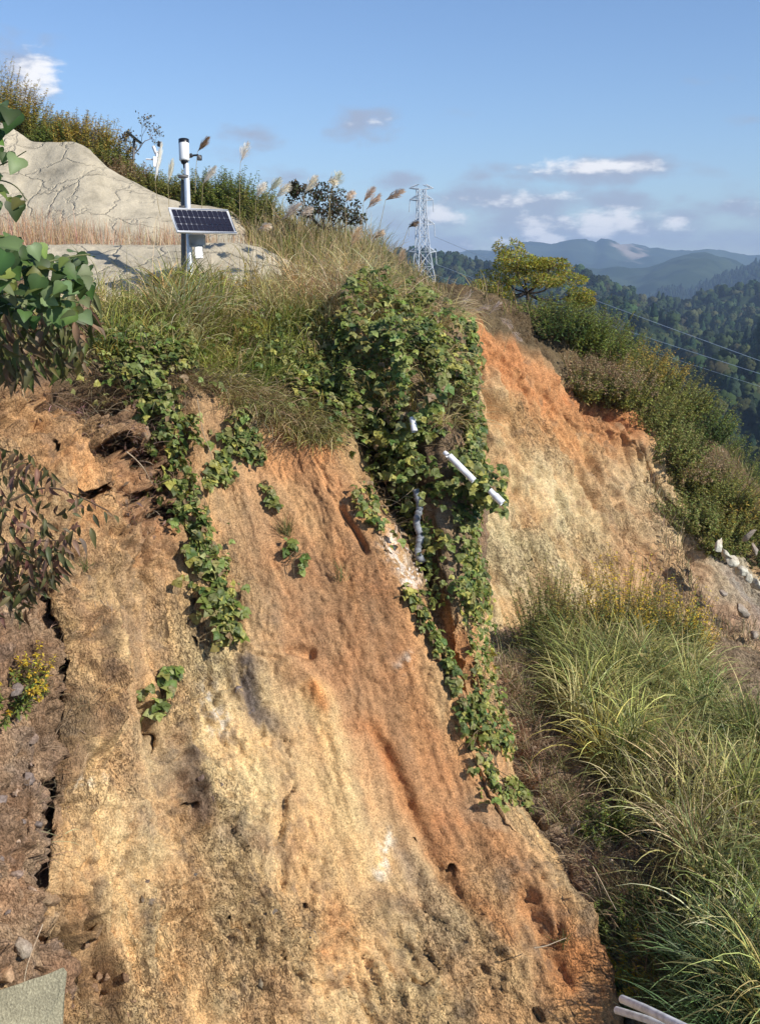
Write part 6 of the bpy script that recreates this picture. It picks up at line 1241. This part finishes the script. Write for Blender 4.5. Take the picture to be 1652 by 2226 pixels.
for i in range(110): stone(p_[i], RNG.uniform(.025, .09), 'stone on the debris strip at the foot of the main scar', [(0.34, 0.24, 0.17), (0.42, 0.33, 0.25), (0.24, 0.17, 0.12)][i % 3], 400+i, (1, .8, .6), 'stone', 'stones on the debris strip', 0.1, n_[i])
# boulders by the left edge, bottom
c, n = MB.at(95, 2080); stone(c+n*0.05, .27, 'big grey brown boulder above the concrete block', (0.26, 0.21, 0.16), 61, (0.75, 0.8, 1.1), 'boulder', None, 0.2, n)
c, n = A.at(120, 1960); stone(c, .2, 'brown boulder beside the lower end of the crevice', (0.24, 0.165, 0.10), 62, (0.8, 0.8, 1.1), 'boulder', None, 0.4, n)
c, n = MB.at(30, 2060); stone(c, .11, 'light broken rock left of the big grey brown boulder', (0.32, 0.26, 0.20), 63, (0.8, 0.6, 1.1), 'boulder', None, 0.1, n)
c, n = MB.at(5, 2120); stone(c, .13, 'orange rock at the left edge above the concrete block', (0.42, 0.27, 0.16), 64, (0.8, 0.6, 1.1), 'boulder', None, 0.1, n)
# pale rocks on the far right
for i, (u, v, s, ax, lab) in enumerate(((1562, 1186, .20, (0.7, 0.5, 1.2), 'topmost of the pale rocks in the row at the right edge'), (1577, 1205, .20, (0.8, 0.5, 1.1), 'second pale rock from the top of the row'), (1592, 1224, .21, (0.9, 0.5, 1.0), 'third pale rock from the top of the row'), (1610, 1240, .22, (0.9, 0.5, 1.0), 'largest pale rock in the middle of the row'), (1627, 1256, .20, (0.8, 0.6, 0.9), 'pale rock just below the largest one'), (1645, 1272, .22, (0.9, 0.6, 0.9), 'lowest pale rock of the row, cut by the right edge'),
        (1625, 1165, .22, (0.5, .5, 1.2), 'grey rock between the pale rocks and the bushes'), (1640, 1195, .16, (0.5, .5, 1.2), 'smaller grey rock right of the pale row'), (1610, 1325, .24, (1, .6, .8), 'broad grey brown rock below the pale row'), (1640, 1380, .16, (1, .6, .8), 'brown rock low at the right edge'), (1570, 1290, .14, (1, .6, .8), 'grey brown rock left of the pale row'))):
    stone(P(u, v, 24.1), s, lab, (0.50, 0.46, 0.37) if 'pale rock' in lab and 'grey' not in lab else (0.30, 0.25, 0.20), 80+i, ax, 'rock', 'rocks at the right edge', 0.0)
# ------------------------------------------------------------------ concrete block at the lower left
mc, tcn, bc, oc = mat_new('weathered_concrete'); tcc = tcn.n('ShaderNodeTexCoord')
n1 = tcn.n('ShaderNodeTexNoise'); n1.inputs['Scale'].default_value = 3; n1.inputs['Detail'].default_value = 8; tcn.l(tcc.outputs['Object'], n1.inputs['Vector'])
n2 = tcn.n('ShaderNodeTexNoise'); n2.inputs['Scale'].default_value = 60; n2.inputs['Detail'].default_value = 4; tcn.l(tcc.outputs['Object'], n2.inputs['Vector'])
ff = tcn.math('MULTIPLY', tcn.ramp(n1.outputs[0], [(0.3, 0.72), (0.6, 1.08)]), tcn.ramp(n2.outputs[0], [(0.3, 0.75), (0.55, 1.0), (0.72, 1.5)]))
tcn.l(tcn.mixc(1.0, (0.36, 0.33, 0.22, 1), ff, 'MULTIPLY'), bc.inputs['Base Color']); bc.inputs['Roughness'].default_value = 0.9
bb = tcn.n('ShaderNodeBump'); bb.inputs['Distance'].default_value = 0.01; tcn.l(n2.outputs[0], bb.inputs['Height']); tcn.l(bb.outputs[0], bc.inputs['Normal'])
q = [P(-60, 2172, 7.7), P(90, 2122, 7.7), P(140, 2105, 7.7), P(148, 2114, 7.7), P(140, 2150, 7.7), P(130, 2420, 7.4), P(-260, 2420, 7.4)]
fwd = nrm(np.array([-0.5, 1.0, -0.95])); Vq = []
# subdivided front outline, extruded back into the slope
def chop(pts, n=6):
    o = []
    for i in range(len(pts)):
        for k in range(n): t_ = k/n; o.append(pts[i]*(1-t_)+pts[(i+1) % len(pts)]*t_)
    return np.array(o)
F0 = chop(q); F0 = F0 + 0.018*np.stack([perlin(F0*6), perlin(F0*6+9), perlin(F0*6+4)], -1); n_ = len(F0); cin = F0.mean(0); inn = F0+(cin-F0)*0.012+fwd*-0.012
rings = [inn, F0, F0+fwd*0.9]; Vc = np.concatenate(rings); Fq = []
for r_ in range(2):
    for i in range(n_): Fq.append((r_*n_+i, r_*n_+(i+1) % n_, (r_+1)*n_+(i+1) % n_, (r_+1)*n_+i))
a = Acc(); a.add(Vc, Fq, (0.4, 0.4, 0.4)); a.add(inn, [list(range(n_))], (0.4, 0.4, 0.4)); tag(a.build('concrete_block', mc, None, False, cin), 'weathered concrete block in the lower left corner', 'concrete block')
